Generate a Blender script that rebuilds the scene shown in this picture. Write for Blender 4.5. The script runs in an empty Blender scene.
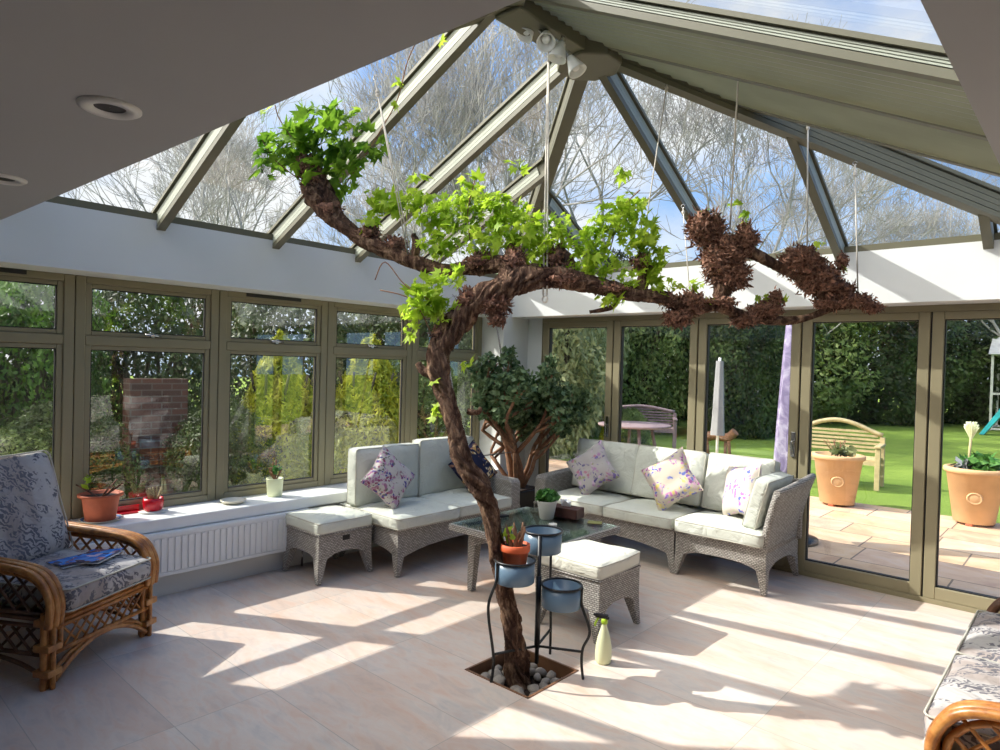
import bpy, math, random
import numpy as np
from mathutils import Vector, Matrix, Euler, noise
random.seed(7)
PI = math.pi
SC = bpy.context.scene
COL = SC.collection
R = math.radians

# ---------------------------------------------------------------- camera model (real camera pose, metres)
F, PT, RL, YAW, CH = 663.9154, -0.0147, 0.027, 0.7336, 1.6
def _cam():
    cp, sp, cr, sr = math.cos(PT), math.sin(PT), math.cos(RL), math.sin(RL)
    fwd = Vector((0, cp, sp)); up = Vector((0, -sp, cp)); rt = Vector((1, 0, 0))
    x = cr*rt + sr*up; u = -sr*rt + cr*up
    Q = Matrix.Rotation(YAW, 3, 'Z')
    return Q@x, Q@u, Q@fwd
CX, CU, CF = _cam()
CO = Vector((0, 0, CH))
def at(px, py, d):
    """place measured in the photograph at distance d from the camera -> metres"""
    return CO + CF*d + CX*((px-500)/F*d) - CU*((py-375)/F*d)

# ---------------------------------------------------------------- tags
def tag(o, label=None, cat=None, group=None, kind=None):
    if label: o['label'] = label
    if cat: o['category'] = cat
    if group: o['group'] = group
    if kind: o['kind'] = kind
    return o
def empty(name, loc, rz=0, label=None, cat=None, group=None, kind=None):
    o = bpy.data.objects.new(name, None); COL.objects.link(o)
    o.empty_display_size = .1
    o.location = loc; o.rotation_euler = (0, 0, rz)
    return tag(o, label, cat, group, kind)
def copy_tree(o, parent=None):
    c = o.copy(); COL.objects.link(c)
    if parent is not None: c.parent = parent
    for ch in list(o.children): copy_tree(ch, c)
    return c

# ---------------------------------------------------------------- mesh builder
class MB:
    def __init__(s): s.v = []; s.f = []; s.sm = []
    def add(s, vs, fs, smooth=False):
        n = len(s.v); s.v += [tuple(p) for p in vs]
        s.f += [tuple(i+n for i in f) for f in fs]; s.sm += [smooth]*len(fs); return s
    def box(s, x0, x1, y0, y1, z0, z1, M=None):
        vs = [Vector(p) for p in ((x0,y0,z0),(x1,y0,z0),(x1,y1,z0),(x0,y1,z0),(x0,y0,z1),(x1,y0,z1),(x1,y1,z1),(x0,y1,z1))]
        if M is not None: vs = [M@p for p in vs]
        return s.add(vs, [(0,3,2,1),(4,5,6,7),(0,1,5,4),(1,2,6,5),(2,3,7,6),(3,0,4,7)])
    def tube(s, path, rad, n=8, caps=True, smooth=True, ridge=None, flat=1.0):
        path = [Vector(p) for p in path]; m = len(path)
        if not hasattr(rad, '__len__'): rad = [rad]*m
        t0 = (path[1]-path[0]).normalized()
        up = Vector((0,0,1)) if abs(t0.z) < .9 else Vector((1,0,0))
        nx = t0.cross(up).normalized(); vs = []
        for i, p in enumerate(path):
            t = (path[min(i+1,m-1)]-path[max(i-1,0)])
            if t.length < 1e-9: t = t0
            t.normalize(); nx = (nx - t*nx.dot(t))
            if nx.length < 1e-6: nx = t.orthogonal()
            nx.normalize(); ny = t.cross(nx)
            for k in range(n):
                a = 2*PI*k/n; r = rad[i]
                if ridge: r *= ridge(i, m, a, p)
                vs.append(p + nx*(math.cos(a)*r) + ny*(math.sin(a)*r*flat))
        fs = [(i*n+k, i*n+(k+1)%n, (i+1)*n+(k+1)%n, (i+1)*n+k) for i in range(m-1) for k in range(n)]
        s.add(vs, fs, smooth)
        if caps:
            b = len(s.v)-len(vs)
            s.f.append(tuple(b+k for k in range(n))[::-1]); s.sm.append(False)
            s.f.append(tuple(b+(m-1)*n+k for k in range(n))); s.sm.append(False)
        return s
    def lathe(s, prof, n=32, c=(0,0,0), M=None, sx=1, sy=1):
        vs = []
        for r, z in prof:
            for k in range(n):
                a = 2*PI*k/n; p = Vector((r*math.cos(a)*sx, r*math.sin(a)*sy, z))
                if M is not None: p = M@p
                vs.append(p+Vector(c))
        m = len(prof)
        return s.add(vs, [(i*n+k, i*n+(k+1)%n, (i+1)*n+(k+1)%n, (i+1)*n+k) for i in range(m-1) for k in range(n)], True)
    def prism(s, poly, fn, t0, t1):
        """poly: 2-D outline; fn(u,v,t) -> point; extruded from t0 to t1"""
        n = len(poly); vs = [fn(u,v,t0) for u,v in poly]+[fn(u,v,t1) for u,v in poly]
        fs = [tuple(range(n))[::-1], tuple(range(n,2*n))]+[(i,(i+1)%n,n+(i+1)%n,n+i) for i in range(n)]
        return s.add(vs, fs)
    def build(s, name, mat, parent=None, loc=None, rot=None, bevel=0, seg=2, fix=False, nouv=False):
        me = bpy.data.meshes.new(name)
        me.from_pydata(s.v, [], s.f); me.update()
        me.polygons.foreach_set('use_smooth', s.sm)
        if fix:
            import bmesh
            bm = bmesh.new(); bm.from_mesh(me); bmesh.ops.recalc_face_normals(bm, faces=bm.faces); bm.to_mesh(me); bm.free()
        if not nouv and len(s.f) < 60000:
            uv = me.uv_layers.new(name='UVMap')
            nl = len(me.loops); out = np.zeros(nl*2, dtype=np.float32)
            co = np.array(s.v, dtype=np.float32)
            for p in me.polygons:
                nn = p.normal; ax = max(range(3), key=lambda i: abs(nn[i]))
                a, b = ((1,2),(0,2),(0,1))[ax]
                for li in p.loop_indices:
                    vi = me.loops[li].vertex_index
                    out[li*2] = co[vi][a]; out[li*2+1] = co[vi][b]
            uv.data.foreach_set('uv', out)
        me.materials.append(mat)
        o = bpy.data.objects.new(name, me); COL.objects.link(o)
        if parent is not None: o.parent = parent
        if loc is not None: o.location = loc
        if rot is not None: o.rotation_euler = rot
        if bevel:
            b = o.modifiers.new('bevel', 'BEVEL'); b.width = bevel; b.segments = seg; b.limit_method = 'ANGLE'; b.angle_limit = R(40)
        return o

def smoothpath(pts, k=6):
    pts = [Vector(p) for p in pts]; out = []
    for i in range(len(pts)-1):
        p0, p1, p2, p3 = pts[max(i-1,0)], pts[i], pts[i+1], pts[min(i+2,len(pts)-1)]
        for j in range(k):
            t = j/k
            out.append(.5*((2*p1)+(-p0+p2)*t+(2*p0-5*p1+4*p2-p3)*t*t+(-p0+3*p1-3*p2+p3)*t**3))
    out.append(pts[-1]); return out
def lerp_list(l, n):
    return [l[int(x)]*(1-(x-int(x)))+l[min(int(x)+1,len(l)-1)]*(x-int(x)) for x in [i*(len(l)-1)/(n-1) for i in range(n)]]

# ---------------------------------------------------------------- materials
def srgb(r, g, b):
    return tuple(((c/255)/12.92 if c/255 <= .04045 else ((c/255+.055)/1.055)**2.4) for c in (r,g,b))+(1,)
class NT:
    def __init__(s, name):
        s.m = bpy.data.materials.new(name); s.m.use_nodes = True; s.t = s.m.node_tree
        s.b = s.t.nodes['Principled BSDF']; s.out = s.t.nodes['Material Output']
    def n(s, typ, **kw):
        nd = s.t.nodes.new(typ)
        for k, v in kw.items():
            if k in nd.inputs: nd.inputs[k].default_value = v
            else: setattr(nd, k, v)
        return nd
    def l(s, a, b): s.t.links.new(a, b)
    def coord(s, kind='Object', scale=(1,1,1), rot=(0,0,0), loc=(0,0,0)):
        c = s.n('ShaderNodeTexCoord'); m = s.n('ShaderNodeMapping')
        m.inputs['Scale'].default_value = scale; m.inputs['Rotation'].default_value = rot; m.inputs['Location'].default_value = loc
        s.l(c.outputs[kind], m.inputs['Vector']); return m.outputs[0]
    def noise(s, vec, scale, detail=3, rough=.5, dist=0):
        nd = s.n('ShaderNodeTexNoise'); nd.inputs['Scale'].default_value = scale; nd.inputs['Detail'].default_value = detail
        nd.inputs['Roughness'].default_value = rough; nd.inputs['Distortion'].default_value = dist
        if vec is not None: s.l(vec, nd.inputs['Vector'])
        return nd.outputs['Fac']
    def ramp(s, fac, stops):
        nd = s.n('ShaderNodeValToRGB'); e = nd.color_ramp.elements
        while len(e) < len(stops): e.new(.5)
        for i, (p, c) in enumerate(stops): e[i].position = p; e[i].color = c
        s.l(fac, nd.inputs['Fac']); return nd.outputs['Color']
    def mix(s, fac, a, b, mode='MIX'):
        nd = s.n('ShaderNodeMix', data_type='RGBA', blend_type=mode)
        for v, i in ((fac,0),(a,6),(b,7)):
            if hasattr(v, 'is_linked') or hasattr(v, 'links'): s.l(v, nd.inputs[i])
            else: nd.inputs[i].default_value = v
        return nd.outputs[2]
    def bump(s, h, strength=.3, dist=.01):
        nd = s.n('ShaderNodeBump'); nd.inputs['Strength'].default_value = strength; nd.inputs['Distance'].default_value = dist
        s.l(h, nd.inputs['Height']); s.l(nd.outputs[0], s.b.inputs['Normal'])
    def base(s, c, rough=.5, metal=0, spec=None):
        if isinstance(c, tuple): s.b.inputs['Base Color'].default_value = c
        else: s.l(c, s.b.inputs['Base Color'])
        s.b.inputs['Roughness'].default_value = rough; s.b.inputs['Metallic'].default_value = metal
        if spec is not None: s.b.inputs['Specular IOR Level'].default_value = spec
        return s.m
def plain(name, rgb, rough=.5, metal=0, var=.12, scale=8, bump=0, bs=60):
    t = NT(name); v = t.coord()
    f = t.noise(v, scale, 4)
    c = srgb(*rgb); lo = tuple(x*(1-var) for x in c[:3])+(1,); hi = tuple(min(1,x*(1+var)) for x in c[:3])+(1,)
    m = t.base(t.ramp(f, [(.3,lo),(.7,hi)]), rough, metal)
    if bump: t.bump(t.noise(v, bs, 3), bump, .004)
    return m

M = {}
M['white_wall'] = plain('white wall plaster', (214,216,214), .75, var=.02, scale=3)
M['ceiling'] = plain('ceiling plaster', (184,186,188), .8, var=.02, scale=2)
M['gloss_white'] = plain('white gloss paint', (236,237,235), .35, var=.02)
M['frame'] = plain('olive grey aluminium', (138,130,103), .42, var=.04, scale=5)
M['frame_dark'] = plain('black rubber gasket', (22,21,20), .6)
M['roof_metal'] = plain('olive roof aluminium', (98,95,75), .45, var=.04)
M['track'] = plain('pale aluminium track', (160,164,148), .45, var=.04)
M['chrome'] = plain('brushed chrome', (190,190,190), .25, 1, var=.03)
M['black_metal'] = plain('black metal', (24,24,25), .4, var=.1)
M['blue_enamel'] = plain('blue grey enamel', (98,122,142), .3, var=.05)
M['terracotta'] = plain('terracotta', (186,98,66), .7, var=.15, scale=12, bump=.15)
M['terracotta_orange'] = plain('orange terracotta', (205,92,48), .6, var=.1, scale=14)
M['terracotta_pale'] = plain('weathered terracotta', (206,166,122), .75, var=.16, scale=3, bump=.2)
M['cream_pot'] = plain('cream ceramic', (226,232,190), .35, var=.03)
M['white_pot'] = plain('white ceramic', (225,222,214), .4, var=.03)
M['red_pot'] = plain('red glazed ceramic', (200,22,40), .25, var=.15, scale=30, bump=.3, bs=70)
M['plate'] = plain('pale stoneware plate', (222,216,196), .3, var=.05)
M['blue_plastic'] = plain('blue plastic', (60,110,170), .4)
M['soil'] = plain('potting soil', (48,34,26), .95, var=.4, scale=60, bump=.6, bs=90)
M['planter'] = plain('black planter', (20,20,22), .45)
M['tissue_box'] = plain('dark brown leather box', (70,34,28), .5, var=.2)
M['tissue'] = plain('white tissue', (240,240,240), .8)
M['coaster'] = plain('olive coaster', (128,128,72), .7)
M['jade_bark'] = plain('jade bark', (134,96,70), .8, var=.3, scale=30, bump=.5)
M['stone'] = plain('river pebble', (142,134,124), .7, var=.25, scale=12, bump=.2)
M['pit_wood'] = plain('copper brown timber edging', (120,84,58), .55, var=.2, scale=10)
M['cord'] = plain('pale cotton cord', (205,198,186), .85, var=.08, scale=60)
M['wood_bench'] = plain('pale oak garden timber', (178,162,122), .7, var=.15, scale=16)
M['wood_grey'] = plain('weathered mauve timber', (140,120,122), .7, var=.15, scale=16)
M['grey_fabric'] = plain('grey parasol cover', (140,142,144), .8, var=.06)
M['green_frame'] = plain('white greenhouse frame', (205,205,198), .6)
M['teal'] = plain('teal plastic slide', (40,160,170), .4)
M['shade_glass'] = plain('frosted white glass', (235,235,228), .35, var=.01)
M['nozzle_green'] = plain('lime plastic', (176,214,50), .4)
M['black_plastic'] = plain('black plastic', (26,26,28), .4)
M['blue_print'] = None

def m_glass(name, tint, ior=1.5, boost=1.6):
    t = NT(name); nt = t.t; nt.nodes.remove(t.b)
    tr = t.n('ShaderNodeBsdfTransparent'); tr.inputs[0].default_value = tint
    gl = t.n('ShaderNodeBsdfGlossy'); gl.inputs['Roughness'].default_value = .0; gl.inputs[0].default_value = (1,1,1,1)
    fr = t.n('ShaderNodeFresnel'); fr.inputs['IOR'].default_value = ior
    mu = t.n('ShaderNodeMath', operation='MULTIPLY', use_clamp=True); mu.inputs[1].default_value = boost
    mx = t.n('ShaderNodeMixShader')
    t.l(fr.outputs[0], mu.inputs[0]); t.l(mu.outputs[0], mx.inputs[0]); t.l(tr.outputs[0], mx.inputs[1]); t.l(gl.outputs[0], mx.inputs[2])
    t.l(mx.outputs[0], t.out.inputs['Surface']); return t.m
M['glass'] = m_glass('window glass', (.95,.97,.96,1), 1.5, 1.5)
M['left_glass'] = m_glass('left window glass', (.94,.96,.95,1), 1.5, 3.0)
M['roof_glass'] = m_glass('roof glass', (.93,.96,.98,1), 1.45, 1.0)
M['table_glass'] = m_glass('table glass', (.84,.92,.89,1), 1.4, .6)

def m_floor():
    t = NT('pink marble floor tiles'); v = t.coord()
    br = t.n('ShaderNodeTexBrick', offset=0.0, squash=1.0)
    mp = t.n('ShaderNodeMapping'); mp.inputs['Location'].default_value = (2.92+9.05, -1.15+9.0, 0)
    t.l(v, mp.inputs[0]); t.l(mp.outputs[0], br.inputs['Vector'])
    br.inputs['Scale'].default_value = 1; br.inputs['Brick Width'].default_value = .905; br.inputs['Row Height'].default_value = .4525
    br.inputs['Mortar Size'].default_value = .0022; br.inputs['Mortar Smooth'].default_value = .2
    br.inputs['Color1'].default_value = (0,0,0,1); br.inputs['Color2'].default_value = (1,1,1,1); br.inputs['Mortar'].default_value = (.5,.5,.5,1)
    # each tile's veins shift with its own random value
    ad = t.n('ShaderNodeVectorMath', operation='ADD'); sc = t.n('ShaderNodeVectorMath', operation='SCALE'); sc.inputs['Scale'].default_value = 7
    t.l(br.outputs['Color'], sc.inputs[0]); t.l(v, ad.inputs[0]); t.l(sc.outputs[0], ad.inputs[1])
    st = t.n('ShaderNodeMapping'); st.inputs['Rotation'].default_value = (0,0,R(18)); st.inputs['Scale'].default_value = (1,2.6,1)
    t.l(ad.outputs[0], st.inputs[0])
    n1 = t.noise(st.outputs[0], 1.5, 6, .6, .8); n2 = t.noise(st.outputs[0], 4.5, 5, .6, 1.2)
    c = t.ramp(n1, [(.33,srgb(216,190,172)),(.45,srgb(224,206,194)),(.54,srgb(226,218,210)),(.68,srgb(196,194,194))])
    c = t.mix(.35, c, t.ramp(n2, [(.35,srgb(226,190,164)),(.5,srgb(230,218,206)),(.68,srgb(190,186,184))]))
    tv = t.mix(.5, c, t.ramp(br.outputs['Color'], [(0,srgb(196,176,164)),(.5,srgb(226,212,200)),(1,srgb(232,226,220))]), 'MULTIPLY')
    c = t.mix(br.outputs['Fac'], tv, srgb(176,164,152))
    m = t.base(c, .3, 0, .35); return m
M['floor'] = m_floor()

def m_wicker(name, c1, c2, dark):
    t = NT(name); v = t.coord('UV')
    br = t.n('ShaderNodeTexBrick', offset=.5); t.l(v, br.inputs['Vector'])
    br.inputs['Scale'].default_value = 1; br.inputs['Brick Width'].default_value = .024; br.inputs['Row Height'].default_value = .012
    br.inputs['Mortar Size'].default_value = .0028; br.inputs['Mortar Smooth'].default_value = .7
    br.inputs['Color1'].default_value = c1; br.inputs['Color2'].default_value = c2; br.inputs['Mortar'].default_value = dark
    m = t.base(br.outputs['Color'], .6)
    iv = t.n('ShaderNodeMath', operation='SUBTRACT'); iv.inputs[0].default_value = 1; t.l(br.outputs['Fac'], iv.inputs[1])
    t.bump(iv.outputs[0], .9, .006); return m
M['wicker'] = m_wicker('grey wicker', srgb(198,193,185), srgb(162,156,149), srgb(84,79,74))

def m_fabric(name, rgb):
    t = NT(name); v = t.coord(); c = srgb(*rgb)
    f = t.noise(v, 5, 3); m = t.base(t.ramp(f, [(.3,tuple(x*.93 for x in c[:3])+(1,)),(.7,c)]), .9, 0, .2)
    a = t.noise(v, 7, 4, .6, .7); t.bump(a, .6, .045); return m
M['cushion'] = m_fabric('pale grey green canvas', (204,207,196))
M['cushion_white'] = m_fabric('off white canvas', (214,212,198))
M['piping'] = plain('taupe piping', (184,181,168), .8)

def m_floral(name, base, cols, scale=9, seed=0, cover=.5):
    t = NT(name); v = t.coord('Object', loc=(seed,seed*.7,0))
    ns = t.n('ShaderNodeTexNoise'); ns.inputs['Scale'].default_value = 14; t.l(v, ns.inputs['Vector'])
    w = t.n('ShaderNodeVectorMath', operation='SCALE'); w.inputs['Scale'].default_value = .09; t.l(ns.outputs['Color'], w.inputs[0])
    ad = t.n('ShaderNodeVectorMath', operation='ADD'); t.l(v, ad.inputs[0]); t.l(w.outputs[0], ad.inputs[1])
    vo = t.n('ShaderNodeTexVoronoi'); vo.inputs['Scale'].default_value = scale*4.2; t.l(ad.outputs[0], vo.inputs['Vector'])
    sep = t.n('ShaderNodeSeparateColor'); t.l(vo.outputs['Color'], sep.inputs[0])
    st = [(i/len(cols), c) for i, c in enumerate(cols)]
    rc = t.ramp(sep.outputs[0], st); rc.node.color_ramp.interpolation = 'CONSTANT'
    msk = t.noise(v, scale*1.0, 3, .6, .5)
    mk = t.ramp(msk, [(cover,(0,0,0,1)),(cover+.05,(1,1,1,1))])
    pet = t.ramp(vo.outputs['Distance'], [(.45,(1,1,1,1)),(.6,(0,0,0,1))])
    mk2 = t.mix(1.0, mk, pet, 'MULTIPLY')
    m = t.base(t.mix(mk2, base, rc), .9, 0, .2); t.bump(t.noise(v, 120, 2), .2, .002); return m
lil = [srgb(120,104,160), srgb(90,82,132), srgb(166,128,168), srgb(196,170,196), srgb(150,150,120), srgb(176,120,140)]
M['floral_purple'] = m_floral('purple floral print', srgb(176,171,170), lil, 6.5, 1.3, .44)
M['floral_bright'] = m_floral('lilac pink floral print', srgb(200,190,174), [srgb(132,104,176), srgb(196,120,176), srgb(110,120,190), srgb(216,170,200), srgb(214,196,120), srgb(150,90,150)], 8, 4.1, .47)
M['floral_pink'] = m_floral('pink lilac blossom print', srgb(204,194,182), [srgb(196,130,180), srgb(222,176,206), srgb(96,110,190), srgb(170,110,190), srgb(230,200,190)], 7, 7.7, .45)
M['floral_mauve'] = m_floral('mauve hydrangea print', srgb(196,190,184), [srgb(88,80,140), srgb(160,110,140), srgb(190,150,176), srgb(110,108,100), srgb(140,70,100)], 9, 2.9, .44)
M['navy_gold'] = m_floral('navy and gold leaf print', srgb(34,38,62), [srgb(214,186,128), srgb(176,140,84), srgb(224,208,170), srgb(150,110,90), srgb(60,66,100)], 6, 5.5, .45)
def m_leafprint():
    t = NT('grey leaf damask'); v = t.coord()
    wv = t.n('ShaderNodeTexWave', wave_type='BANDS', bands_direction='DIAGONAL'); wv.inputs['Scale'].default_value = 15; wv.inputs['Distortion'].default_value = 12; wv.inputs['Detail'].default_value = 3; wv.inputs['Detail Scale'].default_value = 1.6
    t.l(v, wv.inputs['Vector'])
    e = t.ramp(wv.outputs['Fac'], [(.35,(0,0,0,1)),(.55,(1,1,1,1))])
    mk = t.ramp(t.noise(v, 8.5, 3, .55, .8), [(.47,(0,0,0,1)),(.51,(1,1,1,1))])
    k = t.mix(1.0, e, mk, 'MULTIPLY')
    st = t.noise(t.coord('Object', (5,.4,.4)), 1.6, 1)
    bc = t.ramp(st, [(.40,srgb(158,148,143)),(.5,srgb(176,170,167)),(.6,srgb(184,180,177))])
    m = t.base(t.mix(k, bc, srgb(108,106,112)), .9, 0, .15); t.bump(t.noise(v, 6, 3, .6, .4), .7, .05); return m
M['leafprint'] = m_leafprint()

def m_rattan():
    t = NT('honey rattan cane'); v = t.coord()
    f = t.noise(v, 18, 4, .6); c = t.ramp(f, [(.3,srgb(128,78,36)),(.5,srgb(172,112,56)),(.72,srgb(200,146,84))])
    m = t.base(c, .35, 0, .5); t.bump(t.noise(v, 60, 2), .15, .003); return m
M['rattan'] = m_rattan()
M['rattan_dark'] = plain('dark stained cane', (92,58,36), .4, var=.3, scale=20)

def m_bark():
    t = NT('shaggy vine bark'); v = t.coord('Object', (1,1,.35))
    f = t.noise(v, 26, 5, .65, .6); g = t.noise(v, 6, 3)
    c = t.ramp(f, [(.36,srgb(36,24,20)),(.5,srgb(96,70,56)),(.64,srgb(176,144,116))])
    c = t.mix(.3, c, t.ramp(g, [(.35,srgb(70,44,36)),(.7,srgb(140,112,92))]))
    m = t.base(c, .9, 0, .2); t.bump(f, 1.0, .05); return m
M['bark'] = m_bark()
M['shred'] = plain('peeling vine bark', (128,92,74), .9, var=.85, scale=55)

def m_leaf(name, c1, c2, trans=.45, scale=7):
    t = NT(name); v = t.coord()
    f = t.noise(v, scale, 3, .7); c = t.ramp(f, [(.35,c1),(.65,c2)])
    t.l(c, t.b.inputs['Base Color']); t.b.inputs['Roughness'].default_value = .5; t.b.inputs['Specular IOR Level'].default_value = .3
    tl = t.n('ShaderNodeBsdfTranslucent'); t.l(c, tl.inputs[0]); mx = t.n('ShaderNodeMixShader'); mx.inputs[0].default_value = trans
    t.l(t.b.outputs[0], mx.inputs[1]); t.l(tl.outputs[0], mx.inputs[2]); t.l(mx.outputs[0], t.out.inputs['Surface']); return t.m
M['vine_leaf'] = m_leaf('young vine leaves', srgb(134,172,32), srgb(206,228,84), .55, 9)
M['vine_leaf_dark'] = m_leaf('mature vine leaves', srgb(62,104,26), srgb(140,178,56), .5, 9)
M['jade_leaf'] = m_leaf('jade leaves', srgb(50,80,46), srgb(130,152,108), .15, 12)
M['succulent'] = m_leaf('small green leaves', srgb(44,96,38), srgb(100,150,70), .2, 20)
M['hedge_dark'] = m_leaf('dark evergreen leaves', srgb(30,44,22), srgb(92,112,60), .25, 2.2)
M['hedge_mid'] = m_leaf('mid green leaves', srgb(58,80,36), srgb(146,164,96), .3, 2.5)
M['olive_leaf'] = m_leaf('grey olive leaves', srgb(104,116,72), srgb(190,196,146), .35, 2)
M['conifer'] = m_leaf('golden conifer sprays', srgb(112,130,20), srgb(206,204,64), .3, 3)
M['laurel'] = m_leaf('glossy laurel leaves', srgb(44,78,28), srgb(116,158,56), .3, 3)
M['winter'] = plain('bare grey twigs', (160,157,152), .9, var=.3, scale=1.5)
M['winter_dark'] = plain('dark ivy trunk', (70,64,48), .9, var=.3, scale=3)
M['cactus'] = m_leaf('dry succulent stems', srgb(120,110,80), srgb(196,180,140), .1, 30)

def m_lawn():
    t = NT('mown lawn'); v = t.coord()
    a = t.noise(v, .6, 5, .6); b = t.noise(v, 60, 4, .7)
    c = t.mix(.5, t.ramp(a, [(.3,srgb(104,140,44)),(.7,srgb(146,172,70))]), t.ramp(b, [(.3,srgb(78,112,34)),(.7,srgb(176,194,104))]))
    m = t.base(c, .9, 0, .15); t.bump(b, .8, .05); return m
M['lawn'] = m_lawn()
def m_patio():
    t = NT('sandstone paving'); v = t.coord()
    br = t.n('ShaderNodeTexBrick', offset=.37, squash=1.4, squash_frequency=3); t.l(v, br.inputs['Vector'])
    br.inputs['Scale'].default_value = 1; br.inputs['Brick Width'].default_value = .86; br.inputs['Row Height'].default_value = .56
    br.inputs['Mortar Size'].default_value = .008; br.inputs['Color1'].default_value = (0,0,0,1); br.inputs['Color2'].default_value = (1,1,1,1); br.inputs['Mortar'].default_value = (.5,.5,.5,1)
    sc = t.ramp(br.outputs['Color'], [(0,srgb(182,142,116)),(.3,srgb(206,172,128)),(.6,srgb(190,160,142)),(1,srgb(216,192,160))])
    n1 = t.noise(v, 3, 6, .65, .5); n2 = t.noise(v, 40, 4)
    c = t.mix(.45, sc, t.ramp(n1, [(.3,srgb(156,120,102)),(.5,srgb(206,176,142)),(.7,srgb(212,200,184))]))
    c = t.mix(br.outputs['Fac'], c, srgb(112,98,84)); m = t.base(c, .85); t.bump(n2, .3, .01); return m
M['patio'] = m_patio()
def m_brick():
    t = NT('red garden brick'); v = t.coord('UV'); br = t.n('ShaderNodeTexBrick'); t.l(v, br.inputs['Vector'])
    br.inputs['Scale'].default_value = 1; br.inputs['Brick Width'].default_value = .225; br.inputs['Row Height'].default_value = .075; br.inputs['Mortar Size'].default_value = .008
    br.inputs['Color1'].default_value = srgb(112,70,54); br.inputs['Color2'].default_value = srgb(78,52,42); br.inputs['Mortar'].default_value = srgb(112,104,92)
    return t.base(br.outputs['Color'], .9)
M['brick'] = m_brick()
def m_blind():
    t = NT('sage pleated blind fabric'); v = t.coord()
    m = t.base(t.ramp(t.noise(v, 3, 3), [(.3,srgb(150,150,122)),(.7,srgb(164,163,134))]), .8, 0, .2)
    tl = t.n('ShaderNodeBsdfTranslucent'); tl.inputs[0].default_value = srgb(190,188,162); mx = t.n('ShaderNodeMixShader'); mx.inputs[0].default_value = .1
    t.l(t.b.outputs[0], mx.inputs[1]); t.l(tl.outputs[0], mx.inputs[2]); t.l(mx.outputs[0], t.out.inputs['Surface']); return m
M['blind'] = m_blind()
def m_bottle():
    t = NT('pale yellow liquid bottle'); t.b.inputs['Transmission Weight'].default_value = .15
    return t.base(srgb(240,244,198), .3)
M['bottle'] = m_bottle()
def m_print():
    t = NT('printed magazine cover'); v = t.coord(); vo = t.n('ShaderNodeTexVoronoi'); vo.inputs['Scale'].default_value = 16; vo.distance = 'CHEBYCHEV'; t.l(v, vo.inputs['Vector'])
    sp = t.n('ShaderNodeSeparateColor'); t.l(vo.outputs['Color'], sp.inputs[0])
    rc = t.ramp(sp.outputs[0], [(0,srgb(40,110,200)),(.35,srgb(70,140,220)),(.5,srgb(60,60,90)),(.65,srgb(190,180,200)),(.85,srgb(120,90,110))]); rc.node.color_ramp.interpolation = 'CONSTANT'
    return t.base(rc, .25)
M['blue_print'] = m_print()
def m_lilac():
    t = NT('lilac parasol fabric'); v = t.coord(); 
    c = t.ramp(t.noise(v, 5, 4, .6, 1.5), [(.4,srgb(118,108,142)),(.5,srgb(140,130,164)),(.62,srgb(178,172,194))])
    return t.base(c, .85)
M['lilac'] = m_lilac()

# ================================================================ THE ROOM
HEAD, PT_TOP, WX, DY = 2.107, 2.485, -4.913, 5.558     # window head, pelmet top, left glazing plane, folding-door plane
def struct(mb, name, mat, **k):
    return tag(mb.build(name, mat, **k), kind='structure')
# floor with the planting pit cut out
PX0, PX1, PY0, PY1 = -2.42, -1.99, 2.47, 2.89
mb = MB(); X0, X1, Y0, Y1 = -5.0, 3.2, -2.5, 5.66
for a in ((X0,PX0,Y0,Y1),(PX1,X1,Y0,Y1),(PX0,PX1,Y0,PY0),(PX0,PX1,PY1,Y1)): mb.box(*a, -.02, 0)
struct(mb, 'floor', M['floor'])
# left wall: dwarf wall, solid end, boxed pelmet
mb = MB().box(-5.02,-4.6,-2.5,DY+.1,-.1,.447).box(-5.02,-4.6,-2.5,.385,.447,HEAD).box(-5.02,-4.6,5.14,DY+.1,.447,HEAD)
struct(mb, 'wall_left', M['white_wall'])
mb = MB().box(-4.6,-4.39,DY-.02,DY+.1,0,HEAD)
struct(mb, 'wall_corner', M['white_wall'])
struct(MB().box(-4.99,-4.555,.385,5.14,.447,.5277), 'trim_window_board', M['gloss_white'], bevel=.008)
struct(MB().box(-5.06,-4.6,-2.5,DY+.2,HEAD,PT_TOP), 'trim_pelmet_left', M['white_wall'])
struct(MB().box(-4.6,3.2,5.26,DY+.2,HEAD,PT_TOP), 'trim_pelmet_back', M['white_wall'])
struct(MB().box(.89,3.2,DY-.02,DY+.12,0,HEAD), 'wall_back', M['white_wall'])
struct(MB().box(3.2,3.3,-2.5,DY+.2,0,PT_TOP), 'wall_right', M['white_wall'])
struct(MB().box(-5.06,3.3,-2.6,-2.5,0,PT_TOP), 'wall_front', M['white_wall'])
# low flat ceiling around the glazed opening, with its bulkheads and the deck above
CZ = 2.12
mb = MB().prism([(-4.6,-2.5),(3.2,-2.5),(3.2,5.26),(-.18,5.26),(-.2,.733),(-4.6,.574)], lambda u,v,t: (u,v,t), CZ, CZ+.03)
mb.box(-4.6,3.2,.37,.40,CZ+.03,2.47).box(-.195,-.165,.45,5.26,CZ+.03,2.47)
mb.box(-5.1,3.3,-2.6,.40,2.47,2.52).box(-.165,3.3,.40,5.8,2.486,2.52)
struct(mb, 'ceiling', M['ceiling'])

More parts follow.
